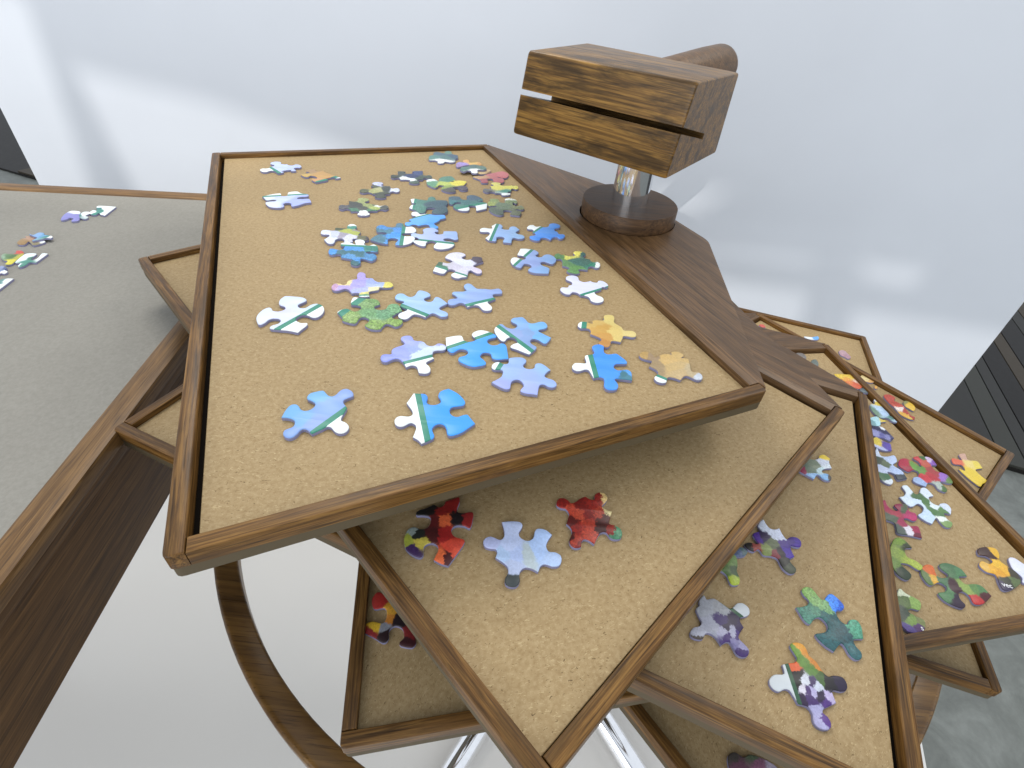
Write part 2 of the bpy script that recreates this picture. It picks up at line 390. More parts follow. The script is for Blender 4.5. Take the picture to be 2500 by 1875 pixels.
def tube(name, p, q, rr, m, parent, n=28):
    p, q = Vector(p), Vector(q); L = (q - p).length
    o = lathe(name, [(rr * .9, 0), (rr, rr * .1), (rr, L - rr * .5), (rr * .7, L - rr * .1), (rr * .2, L)], m, parent, n)
    o.location = p; o.rotation_euler = (q - p).to_track_quat('Z', 'Y').to_euler(); return o
lathe('hub', [(.05, .004), (.05, .05), (.044, .056), (.0186, .058)], CHROME, stand, 48)
for an in (-118, -51.5, 62, 128.5):
    a_ = math.radians(an); tube('leg', (.03 * math.cos(a_), .03 * math.sin(a_), .034), (.46 * math.cos(a_), .46 * math.sin(a_), .022), .0205, CHROME, stand)
# holder block: C-shaped section (slot sawn from the front), corners as measured
HX = {'ftl': (-.07241, -.05817, .03405), 'ftr': (.07975, -.05817, .03675), 'fbl': (-.08248, -.05817, -.03629), 'fbr': (.07381, -.05817, -.03684),
      'btl': (-.08024, .05817, .03558), 'btr': (.07837, .05817, .03596), 'bbr': (.07907, .05817, -.03427), 'bbl': (-.087, .05817, -.03307)}
HX = {k: Vector(v) for k, v in HX.items()}
def hex_pt(u, v, t):
    f = lambda q: (HX[q + 'bl'].lerp(HX[q + 'br'], u)).lerp(HX[q + 'tl'].lerp(HX[q + 'tr'], u), t)
    return f('f').lerp(f('b'), v)
def block_bm():
    bm = bmesh.new(); rb = .035; rv = .03; s0, s1, sd, dr = .493, .562, .54, .19
    sec = []
    def corner(cx, cy, a0, a1, n=4):
        for k in range(n + 1):
            t = math.radians(a0 + (a1 - a0) * k / n); sec.append((cx + rv * math.cos(t) * .75, cy + rb * 1.3 * math.sin(t)))
    corner(1 - rv * .75, 1 - rb * 1.3, 0, 90); corner(rv * .75, 1 - rb * 1.3, 90, 180)
    sec += [(0, s1), (sd, s1 - dr), (sd, s0 - dr), (0, s0)]
    corner(rv * .75, rb * 1.3, 180, 270); corner(1 - rv * .75, rb * 1.3, 270, 360)
    us = [0, .004, .012, .025, .5, .975, .988, .996, 1]; ins = [.028, .012, .003, 0, 0, 0, .003, .012, .028]
    rings = []
    for u, i_ in zip(us, ins):
        ring = []
        for v, t in sec:
            slot = (v, t) in ((0, s1), (sd, s1 - dr), (sd, s0 - dr), (0, s0))
            vv = v if slot and v == sd else .5 + (v - .5) * (1 - i_ * .6); tt = t if slot else .5 + (t - .5) * (1 - i_)
            ring.append(bm.verts.new(hex_pt(u, vv, tt)))
        rings.append(ring)
    N = len(sec)
    for P_, Q_ in zip(rings, rings[1:]):
        for k in range(N): bm.faces.new((P_[k], P_[(k + 1) % N], Q_[(k + 1) % N], Q_[k]))
    for rg in (rings[0], rings[-1]):
        f2 = [Vector((v.co.y, v.co.z, 0)) for v in rg]
        for t in tessellate_polygon([f2]): bm.faces.new([rg[k] for k in t])
    return bm
BM = Matrix(((.8708, .4914, .0163), (-.4916, .8708, .0089), (-.0098, -.0158, .9998)))
blk = from_bm('holder_block', block_bm(), OAKG, stand, 32)
blk.matrix_basis = Matrix.Translation((-.0213, .0024, .1038 + .94)) @ BM.to_4x4()
boss = lathe('boss', [(.0235, 0), (.0235, .012)], WALNUT, stand, 40); boss.location = (0, 0, .341 * .2 + .94 - .0135 + .006 - .003)
def handle():
    bm = bmesh.new(); rr, L, n = .022, .15, 32; prof = [(rr * .86, 0), (rr * .9, .02), (rr, L * .7), (rr, L - .012)]
    for k in range(1, 6):
        t = k / 5 * math.pi / 2; prof.append((rr - .010 * (1 - math.cos(t)), L - .012 + .012 * math.sin(t)))
    rings = [[bm.verts.new((q * math.cos(2 * math.pi * k / n), z, q * math.sin(2 * math.pi * k / n))) for k in range(n)] for q, z in prof]
    for P_, Q_ in zip(rings, rings[1:]):
        for k in range(n): bm.faces.new((P_[k], P_[(k + 1) % n], Q_[(k + 1) % n], Q_[k]))
    bm.faces.new(rings[-1]); bm.faces.new(rings[0][::-1])
    o = from_bm('handle', bm, WALNUT, blk, 40); o.location = (-.001, .052, .0128)
    o.rotation_euler = Vector((.0231, .14, .0125)).to_track_quat('Y', 'Z').to_euler(); return o
handle()

# ------------------------------------------------------------------ grey puzzle table on the left
TZ = (-.437 + 4.7) * .2
t2 = V2((.1697, -.9855)); t1 = V2((-.9855, -.1697))           # along the right rail (towards the camera), along the far rail (to the left)
pr_, pf = V2((-1.8869, -.8869)) * .2, V2((-2.7171, .6363)) * .2
den = t2.x * t1.y - t2.y * t1.x; dd = pf - pr_; s_ = (dd.x * t1.y - dd.y * t1.x) / den
corner = pr_ + t2 * s_
table = tag(empty('puzzle_table', (corner.x, corner.y, 0), math.atan2(t2.y, t2.x)), 'wooden puzzle table with grey board, deep brown side panel and raised rim at the left', 'table')
# local x runs towards the camera, local y to the right (so the table lies on negative y)
TL, TW, RW = .95, .92, .0195
def rail(name, P, Q, parent, zc, w, h, m, bev=.0025):
    P, Q = V2(P), V2(Q); d = Q - P; mid = (P + Q) / 2
    return box(name, d.length, w, h, m, parent, (mid.x, mid.y, zc), math.atan2(d.y, d.x), bev)
h = .012
rail('rail', (0, -RW / 2), (TL, -RW / 2), table, TZ - h / 2, RW, h, RAIL)
rail('rail', (0, -TW + RW / 2), (TL, -TW + RW / 2), table, TZ - h / 2, RW, h, RAIL)
rail('rail', (RW / 2, -RW - .0002), (RW / 2, -TW + RW + .0002), table, TZ - h / 2, RW, h, RAIL)
rail('rail', (TL - RW / 2, -RW - .0002), (TL - RW / 2, -TW + RW + .0002), table, TZ - h / 2, RW, h, RAIL)
b = prism('board', [(RW + .0002, -RW - .0002), (TL - RW - .0002, -RW - .0002), (TL - RW - .0002, -TW + RW + .0002), (RW + .0002, -TW + RW + .0002)], TZ - .011, TZ - .0024, FELT, table, .0003, 1)
for y in (-.008, -TW + .008):
    rail('apron_cap', (.004, y), (TL - .004, y), table, TZ - h - .0045, .013, .0085, APRON, .001)
    rail('apron', (.004, y - .001 if y > -.5 else y + .001), (TL - .004, y - .001 if y > -.5 else y + .001), table, TZ - .0212 - .0365, .0105, .0725, APRON, .0012)
for x in (.0105, TL - .0105):
    rail('apron', (x, -.02), (x, -TW + .02), table, TZ - .057, .0105, .088, APRON, .0012)
for x in (.2, TL - .06):
    for y in (-.64, -TW + .06):
        box('table_leg', .05, .05, TZ - .013, APRON, table, (x, y, (TZ - .013) / 2), 0, .003)

# ------------------------------------------------------------------ jigsaw pieces
PIECES=[
{"t":1,"l":"pale lilac-blue jigsaw piece with a white tab, farthest left on the top tray","c":[-0.37314,0.02546,0.9352],"p":[[-1153,-286],[-1147,-617],[-1298,-771],[-1627,-892],[-1705,-1243],[-1489,-1571],[-1144,-1758],[-801,-1649],[-709,-1311],[-569,-1147],[-239,-1124],[427,-1702,1],[699,-1393],[770,-1148],[690,-1085],[473,-1102],[487,-870],[713,-560],[1005,-312],[1235,-281],[1235,-498],[1304,-574],[1542,-484],[1724,-305,1],[1247,150],[1217,458],[1349,594],[1651,690],[1699,1013],[1471,1330],[1132,1521],[816,1437],[753,1127],[633,981],[323,976],[19,1220,1],[-149,1070],[-506,1080],[-685,1249],[-846,1604],[-1232,1705],[-1566,1491],[-1735,1133],[-1587,763],[-1214,648],[-1024,491],[-969,139],[-1223,-190,1]],"s":[[-139,65,"c3d0f6"],[1099,531,"bccaf5"]],"w":0.4,"x":0,"b":[-0.6191,-0.7853,739,334]},
{"t":1,"l":"tan-brown jigsaw piece with a white corner, beside the lilac-blue one at the far edge","c":[-0.32884,0.01556,0.9352],"p":[[-1152,-747],[-865,-727],[-784,-591],[-792,-313],[-517,-223],[-160,-375],[118,-644],[141,-933],[-118,-1034],[-212,-1161],[-119,-1433],[560,-1905,1],[1280,-1043],[1344,-798],[1263,-739],[1050,-768],[1057,-539],[1271,-220],[1551,41],[1777,84],[1782,-131],[1853,-201],[2084,-99],[2314,154,1],[279,1155],[-159,1630,1],[-453,1290],[-743,1230],[-872,1342],[-965,1620],[-1269,1633],[-1565,1382],[-1743,1037],[-1662,744],[-1370,716],[-1231,616],[-1225,320],[-1751,-371,1]],"s":[[-1519,-359,"c8a860"],[-1349,886,"a98a64"],[129,239,"c0975a"],[143,-1471,"c99a68"]],"w":0.4,"x":0,"b":[0.871,-0.4913,1234,548]},
{"t":1,"l":"lilac jigsaw piece with a white and green back edge, near the left rim","c":[-0.32948,-0.0551,0.9352],"p":[[-2128,-193],[-1595,-661],[-1122,-334],[-785,-457],[-779,-686],[-1204,-937],[-1419,-1177],[-1333,-1432],[-710,-2012],[-20,-2069],[387,-1886],[467,-1530],[168,-1122],[215,-824],[522,-668],[821,-857],[962,-1207],[1180,-1361],[1545,-966],[1877,-292],[2335,27,1],[1812,737],[1283,565],[869,431],[677,665],[899,1037],[1369,1252],[1406,1568],[1250,1824,1],[517,1889],[-14,2185],[-599,1826],[-595,1395],[-378,979],[-551,704],[-828,649],[-1009,891],[-1242,1240],[-1849,794],[-2403,12,1]],"s":[[-1057,-1231,"dbe4fb"],[-1683,-400,"d9ecfa"],[-557,84,"c6d2f8"],[951,-589,"a5b2ee"],[1466,154,"a9b6ef"]],"w":0.4,"x":0,"b":[-0.4691,0.8831,904,324]},
{"t":1,"l":"navy and charcoal jigsaw piece with a white sliver, front tab grey-green","c":[-0.23719,0.04501,0.9352],"p":[[-1513,212],[-1596,-70],[-1753,-127],[-2038,-73],[-2191,-332],[-2112,-711],[-1896,-1034],[-1604,-1106],[-1444,-865],[-1293,-793],[-1033,-931],[-885,-1235,1],[-88,-1004],[206,-1173],[268,-1391],[217,-1751],[488,-2007],[881,-1985],[1212,-1773],[1282,-1407],[1030,-1145],[952,-932],[1092,-623],[1416,-491,1],[1355,-181],[1491,91],[1667,129],[1961,42],[2168,282],[2148,671],[1972,1018],[1673,1124],[1462,902],[1289,848],[1036,1017],[688,2248,1],[-198,1847],[-338,1595],[-268,1454],[-31,1309],[-106,1029],[-427,814],[-805,727],[-1059,865],[-1003,1137],[-1058,1285],[-1336,1355],[-1882,1139,1]],"s":[[-1368,936,"46514f"],[192,1509,"46557f"],[23,-93,"39456a"],[-1851,-467,"3e4741"],[1756,530,"4c5a52"],[-257,-865,"eef6f4"],[283,-1041,"eef6f4"],[820,-1578,"55675c"],[1110,-452,"48584f"]],"w":0.4,"x":0.5},
{"t":1,"l":"olive-grey jigsaw piece with pale lilac tabs at its back and right side","c":[-0.25647,-0.00442,0.9352],"p":[[-838,152],[-1012,-142],[-1233,-203],[-1597,-149],[-1859,-420],[-1842,-814],[-1631,-1146],[-1261,-1218],[-993,-966],[-777,-890],[-466,-1031],[-378,-1225,1],[-210,-1193],[78,-1336],[135,-1533],[77,-1863],[340,-2087],[730,-2053],[1062,-1846],[1139,-1510],[894,-1280],[822,-1089],[967,-801],[1249,-683,1],[1135,-216],[1257,56],[1426,95],[1709,10],[1900,251],[1869,638],[1691,983],[1402,1087],[1206,865],[1042,810],[795,976],[661,1376,1],[-27,1218],[-307,1382],[-352,1585],[-274,1916],[-524,2160],[-916,2152],[-1261,1965],[-1357,1629],[-1126,1380],[-1065,1182],[-1226,900],[-1053,922,1]],"s":[[-752,1578,"c9d0f0"],[1448,562,"d9e0f2"],[482,368,"464d49"],[-445,-342,"a9ab72"],[-149,21,"b4b383"],[-1474,-689,"5a5f46"],[476,-1196,"4b5248"],[-971,678,"525949"]],"w":0.4,"x":0.5},
{"t":1,"l":"dark grey jigsaw piece with a yellow-green hump and one white tab in front","c":[-0.25734,-0.05112,0.9352],"p":[[-1464,227],[-1555,-63],[-1724,-130],[-2029,-90],[-2195,-361],[-2113,-741],[-1884,-1056],[-1572,-1113],[-1398,-860],[-1236,-779],[-959,-905],[-752,-1318,1],[-233,-1154],[52,-1273],[107,-1452],[48,-1760],[308,-1954],[694,-1904],[1025,-1697],[1102,-1382],[860,-1182],[790,-1009],[934,-736],[1507,-509,1],[1473,-336],[1601,-54],[1784,-2],[2093,-69],[2297,187],[2258,575],[2059,910],[1744,995],[1534,758],[1356,691],[1085,842],[1065,836,1],[-37,918],[-252,1176],[-232,1397],[-49,1709],[-213,2038],[-593,2157],[-983,2079],[-1181,1768],[-1031,1440],[-1035,1218],[-1276,984],[-1781,986,1]],"s":[[-774,137,"484c49"],[-1925,-569,"5a5a60"],[-366,1442,"a3ab72"],[397,623,"9aa56a"],[1106,-72,"a8b66a"],[754,854,"6b7757"],[1253,662,"e8ecdf"],[1906,522,"575c58"],[96,-500,"50544f"],[-410,-1102,"4a7a62"],[1005,-664,"4a7a62"],[453,-1275,"f2f8f6"]],"w":0.4,"x":0.6},
{"t":1,"l":"teal-grey jigsaw piece with a white front tab, farthest from the camera by the corner","c":[-0.21924,0.12581,0.9352],"p":[[-1335,261],[-1619,-56],[-1674,-681],[-1382,-1745],[-770,-1603],[-337,-1821],[-168,-2423],[246,-2452],[509,-2067],[484,-1694],[883,-1635],[1246,-1687],[1681,-1230],[1531,-210],[1752,176],[1468,1283],[1147,1361],[729,1609],[431,2437],[26,2592],[-306,2136],[-255,1629],[-458,1442],[-937,1666],[-1351,1603],[-1538,1107]],"s":[[-1398,-471,"5f8983"],[-883,1165,"566f80"],[132,2103,"6c9284"],[288,-2,"58797a"],[1041,702,"50667a"],[107,-1840,"f2f6f4"]],"w":0.4,"x":0.5},
{"t":1,"l":"lilac and orange jigsaw piece lying behind a teal one near the far corner","c":[-0.18696,0.11247,0.9352],"p":[[-1115,-1435],[-813,-1782],[-434,-1362],[-122,-871],[392,-488],[1208,-460],[1703,-83],[1556,626],[1200,974],[673,576],[174,383],[-15,1090],[-307,1371],[-625,1147],[-703,626],[-489,127],[-1018,115],[-1265,-554]],"s":[[-768,-553,"a190cf"],[-1023,-1027,"a08ab5"],[-350,959,"d9a869"],[816,438,"dcb566"],[1404,471,"c99757"]],"w":0.4,"x":0.3},
{"t":1,"l":"small teal jigsaw piece with a round white tab, before the lilac-orange one","c":[-0.17682,0.08626,0.93774],"p":[[-1253,-751],[-869,-1136],[-607,-1039],[-406,-613],[-6,-642],[135,-1115],[508,-1324],[849,-1026],[679,-32],[1377,227],[1606,764],[1238,1451],[635,1593],[-80,1695],[-559,1139],[-710,713],[-1212,341],[-1325,-244]],"s":[[-902,-85,"5a7a72"],[-88,765,"56706e"],[1022,1001,"5f7a70"],[391,-494,"f2f8f6"]],"w":0.4,"x":0.5},
{"t":1,"l":"dusty red jigsaw piece with a beige left tip, next to the wooden wing","c":[-0.14998,0.07215,0.9352],"p":[[-1915,-738],[-1431,-981],[-1159,-1460],[-993,-1970],[-362,-1829],[-355,-1340],[-542,-665],[-368,-352],[26,-379],[148,-835],[332,-1343],[898,-1469],[1298,-1167],[1412,-553],[1121,179],[607,249],[444,617],[627,512],[1100,341],[1520,577],[1653,1574],[1433,2200],[916,2637],[376,2348],[-69,1827],[-520,1396],[-940,806],[-1234,183],[-1763,-8],[-2260,-357]],"s":[[-1946,-244,"c2a97c"],[-1458,-490,"c09a78"],[-27,1139,"b86a6c"],[578,1710,"c07274"],[802,-768,"b0666a"],[-951,-1223,"a45e64"]],"w":0.4,"x":0.3},
{"t":1,"l":"beige jigsaw piece lying between the round white tab and the dusty red piece","c":[-0.16221,0.08852,0.9352],"p":[[-666,-741],[-278,-861],[136,-623],[582,-197],[775,229],[461,976],[-159,873],[-850,344]],"s":[[-335,176,"c9b286"],[370,437,"c3a878"],[681,283,"7a5a4a"]],"w":0.4,"x":0.2},
{"t":1,"l":"yellow jigsaw piece with a white front tab, close to the wooden wing","c":[-0.13599,0.04026,0.9352],"p":[[-1071,-128],[-1182,-428],[-1369,-504],[-1702,-479],[-1894,-763],[-1819,-1147],[-1580,-1457],[-1240,-1500],[-1040,-1233],[-859,-1143],[-560,-1258],[-427,-1498,1],[-132,-1309],[156,-1320],[242,-1454],[246,-1733],[525,-1816],[876,-1652],[1144,-1373],[1157,-1082],[893,-988],[794,-863],[876,-587],[1144,-374,1],[1073,280],[1207,528],[1356,540],[1591,410],[1781,616],[1796,1002],[1680,1371],[1443,1520],[1250,1333],[1103,1305],[909,1509],[916,1331,1],[56,998],[-243,1124],[-316,1319],[-283,1658],[-564,1867],[-951,1806],[-1267,1574],[-1317,1228],[-1054,1012],[-967,823],[-1088,522],[-1290,413,1]],"s":[[-304,284,"d9d267"],[-989,1308,"d5cf72"],[1230,965,"ddd866"],[-1572,-1213,"6a6a68"],[694,-826,"4f9080"],[841,-1370,"f2f8f6"]],"w":0.4,"x":0.4},
{"t":1,"l":"green jigsaw piece with a bright yellow right side and dark front tabs","c":[-0.19269,0.03511,0.9352],"p":[[-2315,-612],[-1778,-1193],[-1244,-1462],[-1020,-1084],[-1021,-626],[-630,-491],[-371,-708],[-551,-1074],[-481,-1725],[2,-2151],[636,-2230],[1076,-1863],[913,-1326],[552,-848],[783,-693],[1142,-646],[1339,-1107],[1737,-1271],[2152,-981],[2134,-459],[1851,57],[1552,-46],[1568,426],[1635,921],[1612,1473],[1020,1587],[513,1408],[203,818],[-44,970],[342,1186],[284,1733],[-265,2528],[-793,2422],[-1249,2008],[-1436,1284],[-1240,549],[-1556,757],[-2010,1079],[-2388,864],[-2654,528,1]],"s":[[-1888,-308,"6a9b7d"],[-575,1427,"5c8a78"],[-2481,589,"eef6f2"],[830,641,"e2d75c"],[1325,1131,"e6da5a"],[-581,-242,"b9c76a"],[-162,-941,"93a65a"],[349,-1369,"5b5a55"],[1691,-762,"5c5560"]],"w":0.4,"x":0.5},
{"t":1,"l":"dark teal jigsaw piece with two white left corners, behind the bright blue one","c":[-0.20002,-0.0288,0.9352],"p":[[-1866,587],[-1670,163],[-1251,83],[-1277,-191],[-1593,-477],[-1594,-1179,1],[-911,-1552],[-401,-2022],[73,-2001],[105,-1364],[46,-742],[472,-479],[884,-558],[708,-1050],[731,-1549],[1084,-1815],[1741,-1739],[2135,-1117],[1997,-262],[1650,418],[1755,853],[1524,1680],[962,1693],[377,1587],[207,2091],[-214,2350],[-469,1926],[-449,1236],[-1041,1182],[-1666,1256],[-2048,993,1]],"s":[[-1035,773,"55857a"],[-263,1713,"55857a"],[791,681,"4a6470"],[-1043,-695,"5d9082"],[1554,-915,"49636c"],[294,254,"48606c"]],"w":0.4,"x":0.6,"b":[-0.9841,-0.1774,1223,234]},
{"t":1,"l":"slate-teal jigsaw piece with two white front corners","c":[-0.16397,-0.0107,0.9352],"p":[[-1988,249],[-1848,-515],[-1607,-835],[-1285,-733],[-1258,-392],[-924,-85],[-643,-129],[-651,-465],[-1009,-645],[-1209,-1102],[-1108,-1588],[-531,-2044],[59,-2113],[446,-1867],[449,-1357],[256,-835],[407,-591],[734,-487],[964,-677],[1116,-1277],[1235,-1686],[1702,-1286],[2105,-904,1],[2006,48],[1879,544],[1385,656],[913,777],[773,1006],[1045,888],[1379,996],[1339,1398],[1046,1792],[350,2273],[-188,2124],[-423,1733],[-252,1228],[-250,813],[-521,656],[-844,896],[-1114,1365],[-1805,1278],[-2127,893]],"s":[[-1481,688,"4c6674"],[275,1539,"4f6779"],[-504,50,"4a7678"],[-1601,-168,"4e7f86"],[1189,323,"53807c"],[-933,-1015,"58887f"]],"w":0.4,"x":0.5,"b":[0.683,-0.7304,572,486]},
{"t":1,"l":"mottled olive-green jigsaw piece next to the slate one, its back tab edged white","c":[-0.12499,-0.00809,0.9352],"p":[[-1788,902],[-1920,450],[-1821,-191],[-1640,-398],[-1271,-215],[-872,-222],[-1026,-534],[-1489,-745],[-1592,-1037],[-1406,-1621],[-882,-2214],[-279,-2401],[60,-2050],[-65,-1460],[-66,-1078],[304,-898],[768,-1076],[693,-1480],[774,-1957],[1643,-1941,1],[1734,-1413],[1671,-797],[1167,-695],[1181,-366],[1626,-358],[1903,-141],[1859,306],[1515,733],[1049,384],[658,731],[647,1272],[978,1036],[1050,1539],[868,2038],[374,2301],[14,2297],[-335,1999],[-226,1544],[-232,991],[-515,832],[-801,1082],[-981,1649],[-1449,1707],[-1878,1497,1]],"s":[[-1469,1143,"8c9c64"],[-1613,412,"9aa75f"],[-485,233,"6f8066"],[223,1412,"7c8d63"],[40,2079,"e6ece2"],[1555,343,"7f8560"],[1316,-1162,"6c735c"],[-929,-1217,"5d6a5e"],[-621,-603,"6a7a62"]],"w":0.4,"x":0.7},
{"t":1,"l":"white and lilac jigsaw piece with a pointed lime stripe and white tab at its back","c":[-0.25177,-0.11398,0.9352],"p":[[-1893,-303],[-1568,-348],[-1258,-260],[-1107,-537],[-1148,-908],[-1238,-1288,1],[-695,-1835],[-327,-1821],[-268,-1545],[-371,-1047],[-210,-781],[66,-704],[345,-938],[466,-1257],[804,-1251],[1118,-1078],[965,-767],[945,-504],[1189,-437],[1526,-522],[2001,-569],[2218,-420],[2112,1],[1785,275],[1503,195],[1061,347],[1107,546],[1077,959,1],[478,1312],[455,1594],[313,2042],[-37,2286],[-327,2201],[-412,1732],[-301,1279],[-832,1222],[-1238,1153],[-1088,671],[-1334,506],[-1770,523],[-2083,339],[-2031,-65]],"s":[[-99,2020,"f2fafa"],[11,1611,"4a9080"],[-690,1263,"4d5640"],[-106,763,"b3bb5a"],[727,625,"b0b95e"],[786,1113,"9c9a8a"],[1731,-15,"6a6b50"],[1978,54,"4f4a50"],[-1380,-432,"dfe6f8"],[-723,-155,"c9cfe8"],[-170,-91,"a59fae"],[581,-245,"d5d6ea"],[-585,-1458,"e2ecfa"]],"w":0.4,"x":0.3},
{"t":1,"l":"deep blue-teal jigsaw piece with a round white back tab","c":[-0.23223,-0.14041,0.9352],"p":[[-1520,687],[-1191,606],[-1108,291],[-1160,-55],[-1459,-135],[-1784,-56],[-2082,-136],[-2048,-538],[-1821,-963],[-1455,-1067],[-1265,-817],[-974,-820],[-852,-949],[-730,-1313,1],[-45,-1370],[236,-1454],[236,-1840],[397,-2179],[698,-2328],[988,-2255],[1043,-1863],[851,-1373],[840,-1141],[1162,-1136],[1690,-1313],[1882,-1029],[1904,-548],[1739,-270],[1416,-71],[1126,-188],[873,-91],[791,92],[997,188],[1429,220],[1676,368],[1534,916],[1337,1289],[954,1531],[710,1249],[421,1213],[167,1404],[142,1746],[-58,2045],[-394,2130],[-657,2013],[-740,1768],[-572,1463],[-458,1147],[-720,1249],[-1082,1411],[-1443,1268],[-1623,1002,1]],"s":[[-1797,-390,"4a9af0"],[-878,270,"4c94dc"],[-8,419,"4f9ae0"],[-955,-493,"41707c"],[-98,-347,"42727c"],[985,769,"43857a"],[535,-585,"41717c"],[-101,-832,"5294cc"],[1303,-384,"5290c4"],[589,-1440,"4d92d6"],[463,-1781,"39686f"]],"w":0.9,"x":0.5,"b":[-0.1533,0.9882,747,322]},
{"t":1,"l":"mottled blue jigsaw piece with two white right-hand lobes, touching the pale blue one","c":[-0.21195,-0.10015,0.9352],"p":[[-1824,403],[-1543,-49],[-1041,31],[-756,-36],[-734,-385],[-1079,-400],[-1355,-623],[-1548,-1087],[-1636,-1716,1],[-716,-2055],[-35,-2064],[-80,-1783],[-252,-1232],[-43,-932],[425,-903],[638,-1187],[577,-1701],[685,-2063],[1222,-2014],[1752,-1478],[1920,-833],[1857,-341],[1551,-117],[1063,-254],[632,-125],[653,258],[1035,472],[1447,589],[1615,958],[1438,1451],[1016,1838],[698,1678],[334,1684],[102,2177],[-254,2299],[-486,2004],[-386,1518],[-603,1191],[-1046,1172],[-1484,1420],[-1813,1324],[-1947,910]],"s":[[-1315,-1527,"527f93"],[-1279,777,"4d8fd0"],[-1477,289,"49788c"],[60,-120,"4b9cf2"],[130,535,"4a92dc"],[-120,1999,"547f98"],[-686,302,"4a7f96"],[614,-1394,"62a6ee"]],"w":0.9,"x":0.5,"b":[0.9773,0.212,510,326]},
{"t":1,"l":"bright sky-blue jigsaw piece with a round white tab pointing to the back","c":[-0.19554,-0.06616,0.9352],"p":[[-1249,869],[-1038,879],[-866,713],[-1111,210],[-1287,-214,1],[-1183,-288],[-989,-387],[-1128,-637],[-1407,-823],[-1422,-1135],[-1234,-1435],[-930,-1498],[-703,-1128],[-436,-1050],[-144,-1218],[60,-1057],[331,-825],[601,-746],[803,-891],[911,-1164],[1171,-1390],[1462,-1405],[1679,-1193],[1583,-867],[1283,-649],[1113,-286],[1223,-45],[1435,492],[1417,753],[1593,914],[1868,1213,1],[1559,1833],[752,1587],[220,1647],[-193,1576],[-605,1340],[-965,1730],[-1246,1812],[-1483,1571],[-1444,1194]],"s":[[-357,-95,"6fb6fb"],[1163,570,"66b0fa"],[1050,-717,"5aa6fa"]],"w":0.2,"x":0,"b":[-0.7476,0.6641,842,219]},
{"t":1,"l":"lilac-blue jigsaw piece with white front lobes under the bright blue one","c":[-0.1769,-0.09929,0.9352],"p":[[-1161,711],[-1242,401],[-1562,406],[-1944,488],[-2149,287],[-2101,-30],[-1853,-288],[-1536,-292],[-1284,-500],[-1217,-756],[-1485,-921],[-1591,-1177],[-1021,-1645],[-526,-1775],[-388,-1561],[-472,-1229],[-426,-947],[-222,-664],[82,-626],[383,-906],[333,-1188],[303,-1550],[418,-1869],[871,-2008],[1332,-1841],[1778,-1416],[1940,-795],[1813,-469],[1479,-378],[1126,-384],[865,-273],[825,-7],[992,226],[1340,276],[1771,116],[2027,326],[1927,722],[1619,1744],[1108,1745],[647,1614],[456,1461],[538,1096],[371,856],[69,771],[-202,983],[-248,1261],[-31,1371],[-46,1612],[-352,1871],[-753,2005],[-1189,1779],[-1411,1369,1]],"s":[[-742,638,"b4c4ee"],[1207,900,"a3bfee"],[156,227,"b3c0ec"],[-1835,234,"b7caf0"]],"w":0.2,"x":0,"b":[0.0269,-0.9996,551,352]},
{"t":1,"l":"pearl-white jigsaw piece with dark green left edge, two white front lobes","c":[-0.14452,-0.14271,0.9352],"p":[[-1223,754],[-884,560],[-837,332],[-1102,27],[-1551,70],[-1888,103,1],[-1965,-659],[-1981,-1495,1],[-1328,-1704],[-1052,-1673],[-972,-1394],[-880,-996],[-656,-865],[-345,-977],[-245,-1289],[-431,-1594],[-447,-1854],[-180,-2116],[182,-2171],[450,-1926],[774,-1775],[777,-1408],[753,-892],[892,-669],[1138,-834],[1464,-1054],[1768,-941],[1807,-631],[1590,-304],[1238,-161],[989,9],[984,242],[1250,626],[1645,1048,1],[1535,1263],[1429,1686],[1130,1775],[761,1720],[602,1554],[616,1270],[401,1011],[66,1006],[-175,1188],[-203,1428],[-15,1726],[-35,1930],[-459,2157],[-973,2063],[-1362,1749],[-1544,1202],[-1511,883]],"s":[[-833,1387,"e3e2f4"],[91,490,"dfe2f8"],[1594,-759,"ddd4ec"],[-442,-506,"cfcbdc"],[533,-871,"d8d6ea"],[1092,1558,"554b58"],[-1777,-223,"45664f"],[-1471,-764,"477d63"],[-1259,-91,"cdcad6"]],"w":0.4,"x":0.2,"b":[-0.3266,-0.9452,1220,211]},
{"t":1,"l":"pale blue jigsaw piece with a white left tab and green stripe, nearest the disc","c":[-0.12015,-0.07353,0.9352],"p":[[-1165,1369,1],[-1033,856],[-1292,713],[-1633,751],[-1954,658],[-2113,274],[-2023,-102],[-1712,-146],[-1290,-26],[-1093,-234],[-1122,-765],[-1322,-1397,1],[-998,-1748,1],[-379,-1764],[-301,-1555],[-352,-999],[-142,-748],[182,-722],[369,-990],[304,-1451],[343,-1752],[695,-1780],[1076,-1737,1],[1052,-928],[1208,-628],[1653,-697],[2019,-531],[2122,-179],[1896,150],[1499,236],[1256,432],[1274,772],[1505,1245,1],[1048,1804],[710,1776],[522,1443],[515,1029],[141,881],[-196,1098],[-131,1462],[-330,1893],[-807,2036,1]],"s":[[260,-49,"9bbcec"],[1359,-2,"9cc0ea"]],"w":0.2,"x":0,"b":[-0.9993,0.0379,600,280]},
